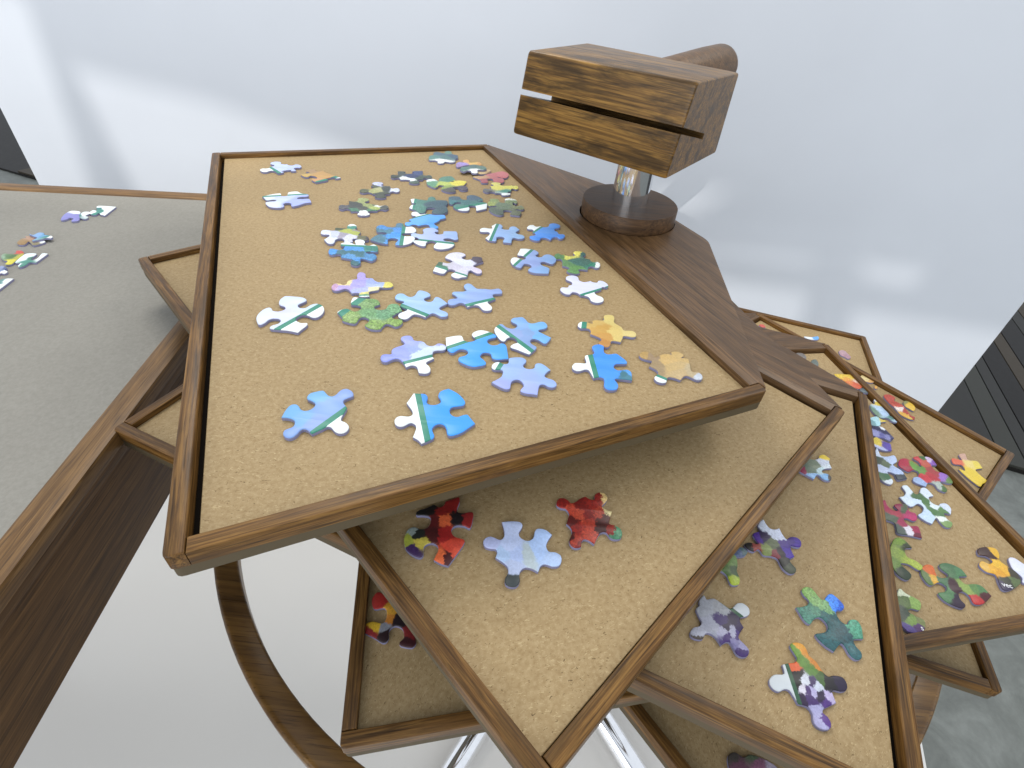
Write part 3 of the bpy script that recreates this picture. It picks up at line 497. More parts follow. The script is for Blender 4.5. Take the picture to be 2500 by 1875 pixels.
{"t":1,"l":"strong blue four-armed jigsaw piece with a white tab, closest to the disc and wing","c":[-0.08056,-0.05882,0.9352],"p":[[-657,1063],[-914,917],[-1070,985],[-1243,1222],[-1536,1142],[-1742,813],[-1806,430],[-1641,175],[-1354,238],[-1193,185],[-1097,-96],[-1197,-411,1],[-936,-615],[-887,-952],[-1020,-1137],[-1336,-1322],[-1369,-1695],[-1108,-1990],[-735,-2117],[-404,-1943],[-354,-1581],[-235,-1387],[95,-1303],[584,-1599,1],[794,-1012],[1035,-851],[1186,-908],[1359,-1133],[1636,-1034],[1822,-694],[1871,-310],[1705,-67],[1434,-147],[1278,-105],[1178,167],[1192,269,1],[880,457],[818,850],[953,1110],[1282,1421],[1307,1881],[1021,2164],[622,2214],[275,1911],[234,1460],[113,1193],[-235,999],[-606,1143,1]],"s":[[345,165,"5c9bea"],[1238,-791,"5c98ee"],[-917,-1783,"5597f2"]],"w":0.2,"x":0,"b":[-0.9052,0.4249,681,249]},
{"t":1,"l":"periwinkle jigsaw piece with two white left lobes striped green","c":[-0.08741,-0.12069,0.9352],"p":[[-1401,1043],[-1381,762],[-964,723],[-690,545],[-659,217],[-891,-10],[-1322,213],[-1632,244],[-1830,-30],[-1847,-530],[-1579,-1108],[-1195,-1434],[-895,-1464],[-781,-1119],[-670,-717],[-376,-642],[-83,-836],[-32,-1142],[-243,-1562],[-196,-1809],[243,-2059],[972,-1981],[1455,-1862,1],[1484,-1078],[1296,-861],[934,-686],[689,-425],[691,-99],[930,127],[1245,-12],[1657,-125],[1915,324],[1940,889],[1630,1377],[1202,1554],[853,1289],[626,831],[318,807],[139,1102],[368,1509],[296,1781],[-99,2114],[-840,2130],[-1278,2013,1]],"s":[[-216,1009,"9db4e4"],[1347,848,"8fb2e2"],[161,-451,"98abe0"],[976,-1310,"8eb4e4"]],"w":0.2,"x":0,"b":[-0.9365,0.3507,802,274]},
{"t":1,"l":"dark green jigsaw piece with a curl of yellow and a white right tab","c":[-0.05001,-0.11209,0.9352],"p":[[-1073,1110],[-1270,908],[-1417,937],[-1609,1126],[-1849,979],[-1969,612],[-1957,225],[-1768,17],[-1530,145],[-1381,132],[-1248,-118],[-1191,-1085,1],[-798,-1144],[-592,-1375],[-618,-1563],[-804,-1819],[-652,-2109],[-281,-2229],[106,-2182],[311,-1928],[178,-1640],[189,-1451],[436,-1264],[961,-1294,1],[1049,-734],[1266,-531],[1436,-560],[1664,-749],[1933,-601],[2055,-232],[2025,155],[1799,363],[1533,234],[1361,247],[1198,497],[1202,691,1],[789,751],[583,1019],[610,1243],[797,1554],[646,1893],[275,2025],[-113,1958],[-319,1648],[-187,1311],[-198,1086],[-447,855],[-1132,888,1]],"s":[[-1646,638,"5f8a56"],[-605,795,"dcd96c"],[118,1686,"efe46e"],[598,1576,"4d736c"],[-69,25,"4e766c"],[965,66,"4f7468"],[-295,-1554,"6c9a5e"],[-819,-828,"679060"],[1479,-246,"438a72"],[1838,-265,"f4fafa"]],"w":0.4,"x":0.6},
{"t":1,"l":"whitish lilac four-armed jigsaw piece with green stripe, by the right wooden wing","c":[-0.043,-0.15611,0.9352],"p":[[-1266,102],[-1311,-211],[-1476,-319],[-1801,-354],[-1929,-665],[-1779,-1026],[-1486,-1285],[-1150,-1265],[-1011,-970],[-856,-848],[-545,-907],[-262,-1265,1],[-110,-1177],[251,-1258],[412,-1466],[529,-1860],[908,-2039],[1276,-1887],[1496,-1555],[1394,-1149],[1029,-957],[856,-760],[847,-390],[1371,79,1],[1370,113],[1391,416],[1539,519],[1843,550],[1941,851],[1774,1202],[1479,1456],[1163,1440],[1053,1155],[915,1039],[617,1099],[498,1221,1],[-11,917],[-352,1020],[-481,1230],[-543,1614],[-889,1812],[-1267,1694],[-1524,1392],[-1478,997],[-1149,789],[-1006,588],[-1046,234],[-1225,83,1]],"s":[[-225,129,"dedff9"],[1227,1150,"dbe0f8"],[-1389,-798,"e1e4fa"]],"w":0.2,"x":0,"b":[0.6307,-0.776,633,274]},
{"t":1,"l":"large pearl-lilac jigsaw piece with four lobes, alone near the left rim","c":[-0.24188,-0.2377,0.9352],"p":[[-1313,1847],[-1368,1550],[-1253,1110],[-1046,882],[-705,776],[-524,546],[-580,311],[-817,109],[-1186,134],[-1410,395],[-1644,432],[-1847,77],[-1882,-454],[-1749,-935],[-1336,-1510],[-1132,-1507],[-996,-1232],[-938,-887],[-742,-719],[-385,-685],[-157,-888],[-171,-1222],[-391,-1432],[-486,-1655],[-375,-1832],[124,-1832],[655,-1802],[1126,-1839],[1425,-1896,1],[1510,-1480],[1619,-1050],[1545,-776],[1184,-853],[843,-717],[653,-505],[657,-205],[828,48],[1192,83],[1598,-88],[1885,17],[2024,483],[1915,1039],[1568,1465],[1138,1554],[852,1305],[687,903],[335,825],[91,1044],[85,1272],[309,1648],[327,1887],[9,2101],[-546,2118],[-1207,2043]],"s":[[-572,1636,"d5e0f8"],[-1405,-607,"dde7fb"],[-318,60,"d6d8f6"],[1067,1261,"cfe2f6"]],"w":0.3,"x":0,"b":[0.9175,-0.3978,600,392]},
{"t":1,"l":"lavender jigsaw piece with a pink left tab and a yellow right tab","c":[-0.20923,-0.1921,0.9352],"p":[[-735,1115],[-669,857],[-975,674],[-1194,406],[-1144,-7],[-1282,-197],[-1643,-73],[-1931,-142],[-2026,-426],[-1951,-770],[-1671,-1060],[-1370,-1041],[-1189,-846],[-1005,-650],[-780,-699],[-550,-900],[-288,-1191,1],[-86,-1044],[191,-1030],[275,-1408],[432,-1490],[762,-1415],[1023,-1286],[937,-1108],[834,-881],[802,-636],[1059,-475],[1350,-253],[1311,-55],[1353,59],[1696,140],[2073,281],[2186,519],[2005,849],[1694,991],[1362,857],[1015,774],[701,915],[384,1221],[-31,1176],[-176,1362],[-344,1769],[-679,1947],[-875,1808],[-851,1364]],"s":[[-553,1437,"b1a2e0"],[-239,102,"aba4e4"],[703,432,"a3b2ee"],[-1809,-582,"c59dc0"],[-1297,-564,"b3a3dd"],[-1403,-16,"f0dd9a"],[307,-701,"a9b2ea"],[1244,561,"a6b8ea"],[1754,629,"e0d66c"],[1059,-321,"e9e2b4"],[539,-1070,"dfd98a"],[597,-1236,"3f8c70"],[677,-1464,"f4fbfa"]],"w":0.4,"x":0.3},
{"t":1,"l":"grass-green jigsaw piece with two white corners, left of the pale blue ones","c":[-0.19036,-0.22587,0.9352],"p":[[-1874,1230],[-1783,918],[-1651,760],[-1314,789],[-1038,711],[-886,421],[-978,128],[-1219,-16],[-1506,102],[-1795,220],[-2108,15],[-2263,-334,1],[-1792,-804],[-1627,-986],[-1595,-1193],[-1111,-1346],[-717,-1389],[-599,-1194],[-602,-852],[-527,-593],[-259,-535],[43,-714],[139,-995],[36,-1314],[46,-1480],[437,-1730],[826,-1772],[1164,-1661,1],[1184,-1282],[1287,-1007],[1567,-990],[1953,-1163],[2198,-1027],[2318,-704],[2259,-414],[2074,-279],[1710,-357],[1466,-190],[1471,33],[1635,382],[1861,705],[1847,839],[1420,1446],[1049,1506],[774,1255],[738,733],[456,533],[106,548],[-95,780],[-84,970],[138,1207],[142,1350],[-130,1720],[-520,1826],[-950,1748],[-1451,1731],[-1875,1712]],"s":[[-603,1325,"7aa062"],[802,66,"6a9a72"],[1370,1105,"78a878"],[-1053,-862,"86a45c"],[526,-1295,"7fa052"],[-51,-297,"72a06c"],[1923,-745,"88a858"]],"w":0.4,"x":0.9,"b":[-0.9557,0.2944,1423,548]},
{"t":1,"l":"pale sky-blue jigsaw piece with a white front-left tab, centre of the top tray","c":[-0.16092,-0.20873,0.9352],"p":[[-744,1200],[-971,912],[-1256,998],[-1589,1244],[-1885,1209],[-2038,987],[-2033,611],[-1851,362],[-1535,311],[-1281,246],[-1246,50],[-1344,-53],[-1376,-380],[-1063,-587],[-784,-682],[-771,-874],[-955,-1107],[-1146,-1378],[-1121,-1674],[-846,-1912],[-556,-1924],[-374,-1699],[-287,-1418],[-140,-1197],[148,-1188],[417,-1266],[699,-1394,1],[832,-1100],[1017,-830],[1225,-824],[1466,-963],[1707,-1101],[1950,-1071],[2128,-934],[2104,-632],[1846,-417],[1571,-320],[1386,-164],[1395,77],[1620,409],[1804,653,1],[1338,1086],[974,1339],[734,1242],[682,730],[465,557],[190,619],[28,830],[81,1051],[321,1317],[334,1533],[117,1784],[-186,1931],[-511,1986],[-688,1814]],"s":[[-392,860,"a4c4f0"],[1030,358,"a2c3f2"],[-1706,895,"9cc6f4"]],"w":0.2,"x":0,"b":[-0.3955,-0.9185,598,359]},
{"t":1,"l":"dusky blue jigsaw piece with a white front tab, touching the pale blue one","c":[-0.12544,-0.18914,0.9352],"p":[[-912,1029],[-755,797],[-1004,562],[-1347,482],[-1682,361],[-1714,91],[-1451,-107],[-1253,-319],[-1220,-481],[-1484,-583],[-1752,-770],[-1796,-1071],[-1657,-1409],[-1385,-1471],[-1154,-1338],[-986,-1095],[-744,-1000],[-498,-1150],[-266,-1464,1],[-52,-1214],[226,-1070],[491,-1093],[710,-1369],[921,-1603],[1223,-1617],[1456,-1446],[1466,-1080],[1223,-765],[1059,-553],[1083,-422],[1309,-161],[1558,109,1],[1349,319],[1269,561],[1354,756],[1742,889],[1928,1021],[1861,1362],[1597,1617],[1336,1511],[995,1340],[628,1345],[276,1262],[-39,1234],[-312,1488],[-595,1788],[-880,1832],[-1064,1585],[-1057,1312]],"s":[[-707,1394,"93b6e8"],[-257,167,"94ade0"],[1386,1162,"94abdf"],[-1351,-1012,"8eaae2"],[-1177,303,"90b4e4"]],"w":0.3,"x":0,"b":[0.5825,-0.8128,645,323]},
{"t":1,"l":"violet jigsaw piece with white cloud streaks and a white front tab","c":[-0.15063,-0.26401,0.9352],"p":[[-977,1057],[-851,887],[-979,668],[-1223,460],[-1419,232],[-1435,-21],[-1346,-251],[-1425,-358],[-1714,-384],[-1887,-539],[-1865,-835],[-1672,-1095],[-1405,-1132],[-1241,-953],[-1076,-773],[-885,-676],[-634,-778],[-379,-1024],[-114,-1381,1],[10,-1242],[195,-1120],[467,-1185],[602,-1419],[756,-1731],[941,-1752],[1188,-1735],[1361,-1562],[1346,-1279],[1191,-1019],[1009,-878],[942,-684],[1122,-441],[1311,-223,1],[1180,-66],[1109,228],[1124,481],[1356,621],[1648,679],[1815,871],[1747,1179],[1458,1349],[1192,1328],[1051,1105],[853,969],[574,1010],[312,1283],[59,1364],[-161,1319],[-416,1400],[-540,1641],[-759,1798],[-1055,1738],[-1240,1566],[-1222,1303]],"s":[[-965,1421,"9fa9ec"],[-658,-55,"98a4ec"],[-1623,-789,"8f9be6"],[-222,1110,"a2aeea"],[334,897,"bccbf0"],[638,449,"cfdff4"],[-78,434,"9cadee"],[335,16,"cfe2f4"],[1476,931,"d6e2f6"],[1405,1241,"a9ade4"]],"w":0.8,"x":0.1,"b":[0.5577,-0.83,514,290]},
{"t":1,"l":"vivid azure jigsaw piece with a white and green back edge, one of the touching trio","c":[-0.1126,-0.25049,0.9352],"p":[[-2010,-243],[-1838,-593],[-1603,-799],[-1420,-763],[-1274,-545],[-1121,-356],[-862,-305],[-610,-415],[-522,-682],[-660,-958],[-929,-1134],[-1008,-1302],[-943,-1532],[-623,-1741],[-222,-1902],[115,-1927],[459,-1774],[729,-1604],[751,-1390],[540,-1127],[318,-924],[297,-679],[428,-433],[726,-375],[936,-492],[1018,-788],[1192,-940],[1495,-943],[1820,-819],[2095,-735,1],[1918,82],[1770,640],[1572,800],[1342,754],[1172,554],[872,461],[614,608],[479,849],[539,1098],[790,1285],[1009,1433],[942,1627],[711,1824],[282,1983],[-88,2013],[-390,1879],[-621,1585],[-612,1309],[-361,1017],[-289,828],[-489,620],[-748,535],[-1050,675],[-1189,985],[-1374,1118],[-1818,959],[-2257,699,1]],"s":[[-102,-251,"4fa4fa"],[1399,44,"55a8fa"],[-255,-1521,"49a4fb"]],"w":0.2,"x":0,"b":[-0.6476,0.762,794,311]},
{"t":1,"l":"steel-blue jigsaw piece with a white left side, rearmost of the touching trio","c":[-0.0852,-0.22849,0.9352],"p":[[-1965,316],[-1984,24],[-1817,-437],[-1508,-928],[-1240,-1145],[-1093,-1048],[-1040,-833],[-905,-633],[-629,-577],[-364,-799],[-269,-1119],[-433,-1252],[-642,-1494],[-635,-1723],[-208,-1868],[283,-2094],[624,-2219,1],[846,-1855],[1032,-1492],[998,-1301],[703,-1092],[559,-817],[618,-566],[850,-450],[1141,-563],[1356,-759],[1602,-845],[1784,-536],[1941,-89,1],[1497,172],[1153,387],[998,535],[1090,699],[1410,875],[1602,1136],[1563,1426],[1313,1713],[979,1642],[699,1431],[454,1342],[238,1409],[-8,1775],[-242,1994],[-573,1900],[-895,1738],[-1009,1446],[-876,1210],[-562,1015],[-493,770],[-668,478],[-950,419],[-1253,538],[-1491,782],[-1703,811],[-1875,554]],"s":[[-482,1445,"84b0e6"],[-268,598,"88aee0"],[-409,-7,"92a8d8"],[211,336,"8aaada"],[268,-705,"8aa6d6"],[831,827,"7fb6ee"],[1133,1260,"7cb6ec"],[1248,-369,"78b4f0"]],"w":0.9,"x":0,"b":[-0.6779,-0.7352,672,346]},
{"t":1,"l":"pale periwinkle jigsaw piece with a small white left tab, nearest of the touching trio","c":[-0.08108,-0.2722,0.9352],"p":[[-1005,1169],[-1050,918],[-1303,839],[-1546,974],[-1802,925],[-1973,682],[-1985,383],[-1812,210],[-1484,242],[-1296,219],[-1230,0],[-1286,-410],[-1531,-735],[-1797,-1004,1],[-1463,-1216],[-1119,-1397],[-825,-1478],[-627,-1362],[-627,-1065],[-594,-730],[-401,-528],[-149,-510],[94,-771],[156,-1033],[40,-1297],[26,-1512],[356,-1638],[707,-1629],[1043,-1648,1],[1053,-1303],[1064,-979],[1135,-720],[1383,-648],[1608,-799],[1898,-829],[2105,-655],[2112,-406],[1898,-137],[1600,-50],[1372,79],[1359,278],[1523,628],[1681,805,1],[1301,1182],[1025,1342],[763,1292],[663,1122],[666,852],[475,668],[179,642],[-22,782],[-63,1014],[65,1251],[80,1499],[-150,1703],[-457,1706],[-791,1611],[-1041,1469]],"s":[[-554,1194,"98b6e6"],[-894,-53,"9ab6e6"],[384,12,"9fb4ec"],[1242,931,"98bdf0"],[1698,-480,"9db8f2"],[667,-1158,"a6b4f0"],[-1122,-1100,"a3aee8"]],"w":0.3,"x":0,"b":[-0.9685,0.2489,1437,304]},
{"t":1,"l":"golden-yellow jigsaw piece with a white and green left tab, near the wing","c":[-0.02729,-0.21224,0.9352],"p":[[-126,1262],[-349,1144],[-740,1131],[-985,947],[-989,642],[-1182,601],[-1423,723],[-1762,695],[-2000,428],[-2020,83],[-1804,-124],[-1471,-54],[-1234,-88],[-1117,-314],[-1143,-688,1],[-678,-917],[-449,-1070],[-384,-1295],[-552,-1564],[-601,-1729],[-333,-1983],[30,-2026],[224,-1719],[259,-1401],[382,-1219],[661,-1202],[959,-1260,1],[1099,-835],[1189,-495],[1404,-451],[1826,-486],[2072,-355],[2125,25],[1881,266],[1544,238],[1256,220],[1132,575],[902,783],[669,993],[607,1242],[654,1741],[519,2045],[170,2024],[-83,1897],[-142,1569]],"s":[[254,1610,"d8c479"],[1757,-133,"ddc983"],[563,-296,"d9c074"],[-374,91,"c99f52"],[72,-804,"c8984e"],[-233,-1655,"c08a4a"],[-746,694,"cfae66"],[812,-974,"d8c072"]],"w":0.8,"x":0.1,"b":[-0.9984,0.0569,1419,365]},
{"t":1,"l":"cobalt-blue jigsaw piece with a white left tab and green stripe, below the golden one","c":[-0.03008,-0.25432,0.9352],"p":[[-720,1714],[-633,1508],[-658,1245],[-926,1083],[-1237,914],[-1214,596],[-1149,255],[-1236,99],[-1582,68],[-1884,11],[-2051,-262],[-2022,-597],[-1786,-754],[-1532,-707],[-1278,-525],[-1022,-510],[-854,-847],[-690,-1275,1],[-310,-1108],[-60,-1192],[-28,-1540],[-60,-1924],[116,-2203],[402,-2214],[694,-2100],[834,-1764],[766,-1459],[631,-1227],[700,-1085],[1038,-1056],[1418,-1051],[1733,-1059,1],[1759,-694],[1728,-233],[1483,-41],[1176,-133],[870,-224],[662,-59],[630,176],[771,411],[1126,513],[1480,581],[1518,836],[1168,1271],[869,1543],[596,1453],[280,1355],[61,1496],[27,1862],[37,2243],[-279,2372],[-601,2231],[-762,2008]],"s":[[259,737,"4597f8"],[-383,1706,"4a94f4"],[386,-1592,"4898f8"],[1234,-593,"3d7482"],[1637,-318,"5aa2ec"],[1471,-879,"467f92"],[772,-478,"4798f8"]],"w":0.4,"x":0,"b":[-0.9867,-0.1626,534,348]},
{"t":1,"l":"sandy beige camouflaged jigsaw piece with a white front tab, at the right corner","c":[0.01338,-0.24544,0.9352],"p":[[-1904,703],[-1742,515],[-1395,400],[-1134,342],[-1209,42],[-1351,-266,1],[-924,-567],[-826,-856],[-938,-1079],[-1143,-1384],[-1049,-1695],[-727,-1831],[-416,-1709],[-334,-1400],[-220,-1181],[167,-1176],[550,-1338,1],[691,-1113],[856,-882],[1084,-807],[1323,-931],[1593,-1114],[1904,-1057],[2060,-795],[2011,-466],[1778,-304],[1428,-300],[1435,545],[1381,1043],[926,1029],[1090,1209],[1172,1448],[971,1635],[663,1726],[317,1545],[328,1284],[58,1306],[-417,1139],[-866,757],[-980,955],[-1133,1223],[-1444,1298],[-1727,1182],[-1908,923]],"s":[[-1571,915,"b6965c"],[-1088,787,"9c8466"],[-999,-59,"a08a68"],[-30,626,"cbaa6c"],[328,-19,"c2a670"],[675,-645,"bfa678"],[760,1443,"c6a76a"],[1826,-771,"c3cbd6"],[1483,-496,"bba882"]],"w":0.4,"x":0.2,"b":[-0.4356,-0.9002,1347,251]},
{"t":1,"l":"soft blue jigsaw piece with green edge and a white tab, nearest on the left","c":[-0.1858,-0.3236,0.9352],"p":[[-1044,937],[-841,864],[-563,732],[-447,575],[-462,326],[-610,110],[-819,40],[-1048,122],[-1239,333],[-1433,440],[-1650,385],[-1746,176],[-1773,-173],[-1736,-621,1],[-1406,-599],[-1174,-643],[-987,-744],[-892,-924],[-871,-1147],[-1009,-1297],[-1167,-1449],[-1155,-1666],[-997,-1857],[-754,-1940],[-563,-1864],[-458,-1647],[-414,-1390],[-339,-1251],[-188,-1226],[15,-1320],[248,-1486,1],[467,-1247],[643,-1059],[778,-876],[959,-863],[1123,-981],[1303,-1142],[1545,-1230],[1757,-1180],[1881,-1017],[1900,-789],[1787,-580],[1561,-420],[1348,-356],[1265,-203],[1247,30],[1272,343],[1263,656,1],[1013,898],[915,1024],[897,1202],[1071,1398],[1238,1556],[1221,1740],[1071,1940],[784,2098],[546,2056],[395,1857],[317,1543],[185,1371],[-15,1373],[-225,1522],[-391,1680],[-560,1725],[-827,1584],[-1077,1408],[-1134,1140]],"s":[[-1375,-106,"73aee4"],[-569,1387,"79b2ea"],[-693,-563,"7baee2"],[193,438,"86a8de"],[924,1725,"8ca8e2"],[98,-761,"8aa4da"],[-888,-1654,"83a4de"]],"w":0.5,"x":0,"b":[0.8938,-0.4485,709,366]},
{"t":1,"l":"bright azure jigsaw piece with a wide white left side, nearest on the top tray","c":[-0.12611,-0.31484,0.9352],"p":[[-1602,1051],[-1684,667,1],[-1376,323],[-1174,38],[-1134,-200],[-1265,-343],[-1502,-366],[-1738,-388],[-1912,-537],[-1936,-779],[-1782,-1054],[-1540,-1146],[-1327,-1061],[-1166,-869],[-1001,-775],[-778,-888],[-673,-1102],[-657,-1425],[-671,-1762,1],[-362,-1917],[-118,-2142,1],[189,-1892],[376,-1705],[400,-1511],[273,-1275],[166,-1031],[267,-750],[499,-611],[761,-702],[928,-972],[1031,-1281],[1218,-1379],[1480,-1273],[1787,-1029],[2093,-617],[2349,-288,1],[1947,178],[1796,328],[1545,216],[1330,57],[1082,68],[872,243],[777,511],[842,738],[1070,850],[1397,979],[1498,1107],[1475,1363],[1077,1824],[658,2098],[342,2238,1],[24,2024],[-107,1807],[-80,1467],[60,1303],[154,1059],[37,855],[-212,739],[-470,767],[-622,924],[-633,1220],[-711,1432],[-870,1557],[-1174,1541],[-1522,1499,1]],"s":[[452,242,"40a0fb"],[953,1422,"45a4fb"],[-806,1302,"4a98f2"]],"w":0.2,"x":0,"b":[-0.9229,-0.385,430,331]},
{"t":2,"l":"crimson and orange jigsaw piece half in the shade of the top tray","c":[-0.11522,-0.35477,0.89025],"p":[[-302,1306],[-587,1451],[-959,1178],[-1343,978],[-1446,783],[-1350,653],[-1023,698],[-640,644],[-527,307],[-650,-54],[-982,-167],[-1307,-74],[-1570,-212],[-1660,-527],[-1637,-920],[-1383,-1400],[-929,-1686],[-565,-1763],[-437,-1592],[-518,-1161],[-367,-948],[-90,-879],[175,-1006],[261,-1251],[206,-1510],[159,-1794,1],[567,-1956],[951,-2017,1],[1202,-1444],[1477,-772],[1480,-477],[983,-376],[725,-142],[698,127],[900,326],[1322,349],[1644,254],[1707,752],[1617,1257],[1048,1127],[754,1196],[726,1486],[764,1866],[655,2156],[313,1954],[-25,1755],[-38,1528]],"s":[[375,1661,"8c1a14"],[-19,1162,"8e1c16"],[-760,1132,"1c1410"],[-1247,847,"141210"],[-472,455,"5a1412"],[-278,-343,"4a1412"],[418,-251,"9c1c18"],[225,620,"d46034"],[839,775,"160a0c"],[1484,792,"8f1e1c"],[974,-902,"c8402a"],[513,-1718,"e06a3a"],[835,-1616,"4a1010"],[1165,-1261,"d85034"],[-1352,-352,"8e9a94"],[-1012,-508,"20241c"],[-1456,-830,"9aa03a"],[-821,-1007,"c0b048"],[-1020,-1353,"3a1f50"]],"w":0.7,"x":0.3},
{"t":2,"l":"light lavender-blue jigsaw piece with a dark grey front tab, middle of its tray","c":[-0.06979,-0.36185,0.89025],"p":[[-1076,1207],[-986,740],[-1133,486],[-1378,520],[-1692,613],[-1971,475],[-2052,233],[-1889,-40],[-1586,-97],[-1321,-95],[-1236,-276],[-1272,-565,1],[-847,-791],[-590,-1003],[-525,-1296],[-649,-1666],[-558,-1944],[-297,-2027],[-26,-1965],[112,-1689],[48,-1344],[108,-1097],[320,-919],[666,-937],[993,-1077,1],[1111,-728],[1335,-608],[1688,-686],[2032,-612],[2167,-347],[2125,-36],[1822,130],[1466,136],[1316,442],[1398,785],[1590,1150,1],[1207,1409],[775,1421],[636,1229],[579,812],[295,607],[-78,725],[-226,977],[-133,1264],[-67,1518],[-241,1707],[-735,1689],[-1229,1572,1]],"s":[[-1696,246,"b4bce2"],[-572,1345,"c0cdee"],[-626,255,"bfcdf0"],[-153,-264,"b2c3ea"],[369,-198,"b7c4c8"],[873,124,"b0caf4"],[1786,-333,"b4cbf0"],[-300,-1028,"b6c2e0"],[-220,-1730,"343b3c"],[-960,-368,"b0c8ea"]],"w":0.4,"x":0.15},
{"t":2,"l":"brick-red mottled jigsaw piece with a green right tab, right of the lavender one","c":[-0.03382,-0.33704,0.89025],"p":[[-1818,571],[-1587,451],[-1330,449],[-1097,145],[-1153,-157],[-1236,-529,1],[-980,-778],[-911,-1117],[-1053,-1546],[-955,-1833],[-712,-1967],[-413,-1862],[-385,-1592],[-264,-1374],[10,-1406],[313,-1601,1],[503,-1136],[695,-834],[1006,-793],[1213,-1077],[1486,-1143],[1800,-1034],[1894,-674],[1772,-409],[1464,-271],[1183,-201],[1261,173],[1375,636,1],[1119,676],[801,898],[1005,1197],[1148,1532],[1024,1793],[693,1883],[389,1663],[351,1301],[88,1303],[-175,1463,1],[-503,1258],[-761,988],[-1019,874],[-1186,1044],[-1452,1163],[-1743,1082],[-1860,794]],"s":[[-1538,840,"8e1f16"],[-1007,381,"b8412a"],[-369,773,"7c1a12"],[152,1000,"932216"],[-492,154,"b5452c"],[-865,-335,"5a140e"],[17,150,"7e1c14"],[595,378,"a63a24"],[907,51,"4a120c"],[15,-360,"a23420"],[-608,-728,"8c2014"],[13,-925,"b03c24"],[764,-544,"3c100a"],[1261,-619,"8a2416"],[1725,-697,"4f8a64"],[1491,-1040,"3f7a58"],[-719,-1569,"a83a26"],[-964,-1466,"4c120e"],[953,1663,"d8b878"],[1244,580,"cdbd88"],[621,1616,"8e2218"],[-474,-1804,"7c1a14"]],"w":0.9,"x":0.6},
{"t":3,"l":"small pale blue and grey-green jigsaw piece with yellow tip, half under the frame","c":[0.15133,-0.23814,0.84884],"p":[[-925,714],[-1363,393],[-1785,-90],[-1618,-557],[-1260,-827],[-750,-1190,1],[-312,-686],[-98,-975],[145,-1176],[550,-1117],[714,-775],[522,-522],[160,-454],[273,-151],[674,49],[1099,138,1],[1113,685],[1340,1104,1],[1008,1461],[593,1336],[369,998],[-32,808],[-420,834]],"s":[[807,1282,"e6c83c"],[693,621,"cfd6e6"],[873,228,"d8e2ea"],[-241,227,"6f7c66"],[-771,-349,"5f7260"],[-1423,-365,"8c2a4a"],[-742,-990,"8fb8e4"],[192,-368,"bcd6dc"],[304,-755,"86b8e6"],[579,-875,"50483f"]],"w":0.4,"x":0.3},
{"t":3,"l":"purple jigsaw piece with a white back edge and a dark front tab","c":[0.09615,-0.3114,0.84884],"p":[[-689,1092],[-911,902],[-1315,657],[-1244,291],[-1174,-69],[-1715,-18],[-2090,-189],[-1957,-534],[-1609,-668],[-1219,-438],[-998,-825],[-564,-829],[-167,-953],[-70,-1345],[43,-1671],[338,-1914],[716,-1811],[868,-1512],[677,-1194],[662,-906],[1033,-683,1],[978,-93],[1098,105],[1356,47],[1716,124],[1876,515],[1710,774],[1259,778],[912,575],[741,931],[677,1372,1],[319,1227],[-8,1280],[-190,1647],[-283,1933],[-775,1404]],"s":[[-367,1427,"ccd4e6"],[210,860,"cfd6ea"],[660,667,"d2d8ee"],[-1076,500,"4a2a86"],[-610,562,"2a1a44"],[694,236,"3c1f7a"],[1143,418,"3a1e74"],[1569,350,"43258a"],[742,-484,"4a3096"],[-176,122,"5a6446"],[-628,-481,"7d8a4c"],[-1413,-343,"8a3c34"],[-1796,-332,"1c1714"],[-188,-663,"7a2c34"],[172,-557,"2a1f26"],[469,-1505,"454a38"],[247,-1190,"2b2a24"]],"w":0.6,"x":0.3},
{"t":3,"l":"green jigsaw piece with a lime front tab, mostly hidden under the frame above","c":[0.06117,-0.33319,0.84884],"p":[[64,1159],[-482,625],[-929,4],[-533,-113],[-272,-354],[-228,-620],[-97,-950],[333,-871],[506,-475],[440,9],[604,478],[593,1109]],"s":[[151,591,"6c8a48"],[277,-12,"38502c"],[-210,-72,"55703c"],[79,-636,"a8ba3c"]],"w":0.4,"x":0.4},
{"t":3,"l":"blue-grey sliver of a jigsaw piece beside the purple one, under the frame above","c":[0.07066,-0.31982,0.84884],"p":[[-481,-302],[-217,-327],[244,-209],[534,122],[332,365],[0,351],[-411,0]],"s":[[-89,-17,"5b6a88"],[319,94,"52686c"]],"w":0.4,"x":0.4},
{"t":3,"l":"grey-lilac jigsaw piece with a dark purple flower and a white knob","c":[0.04894,-0.3673,0.84884],"p":[[-1096,1242],[-1119,948],[-1362,719],[-1282,360],[-1179,-16],[-1334,-252],[-1692,-374],[-1932,-642],[-1892,-901],[-1578,-996],[-1264,-935],[-1067,-624],[-783,-592],[-491,-796],[-293,-1163,1],[-96,-1012],[198,-928],[367,-1269],[489,-1558],[791,-1650],[1088,-1543],[1224,-1225],[979,-893],[788,-653],[940,-370],[1235,-40,1],[1103,302],[1218,538],[1462,594],[1766,771],[1827,1122],[1541,1379],[1179,1336],[956,1135],[682,959],[323,1177],[-64,1424],[-263,1460],[-635,1356],[-735,1612]],"s":[[-774,931,"a2a5ae"],[-1507,-594,"acaebc"],[-598,-222,"a3a5b4"],[153,925,"9a9ca2"],[51,180,"3a2860"],[706,311,"261538"],[267,-123,"2a1a3a"],[963,-44,"2f1b48"],[-24,-426,"aaa8c0"],[550,-361,"a8a6bc"],[145,-672,"3e2468"],[799,-493,"41276c"],[513,-996,"7c76a0"],[939,-1052,"918cb2"],[793,-1425,"3a2260"],[-1480,-1063,"4a4038"]],"w":0.7,"x":0.25,"b":[0.6116,0.7912,1088,221],"g":1},
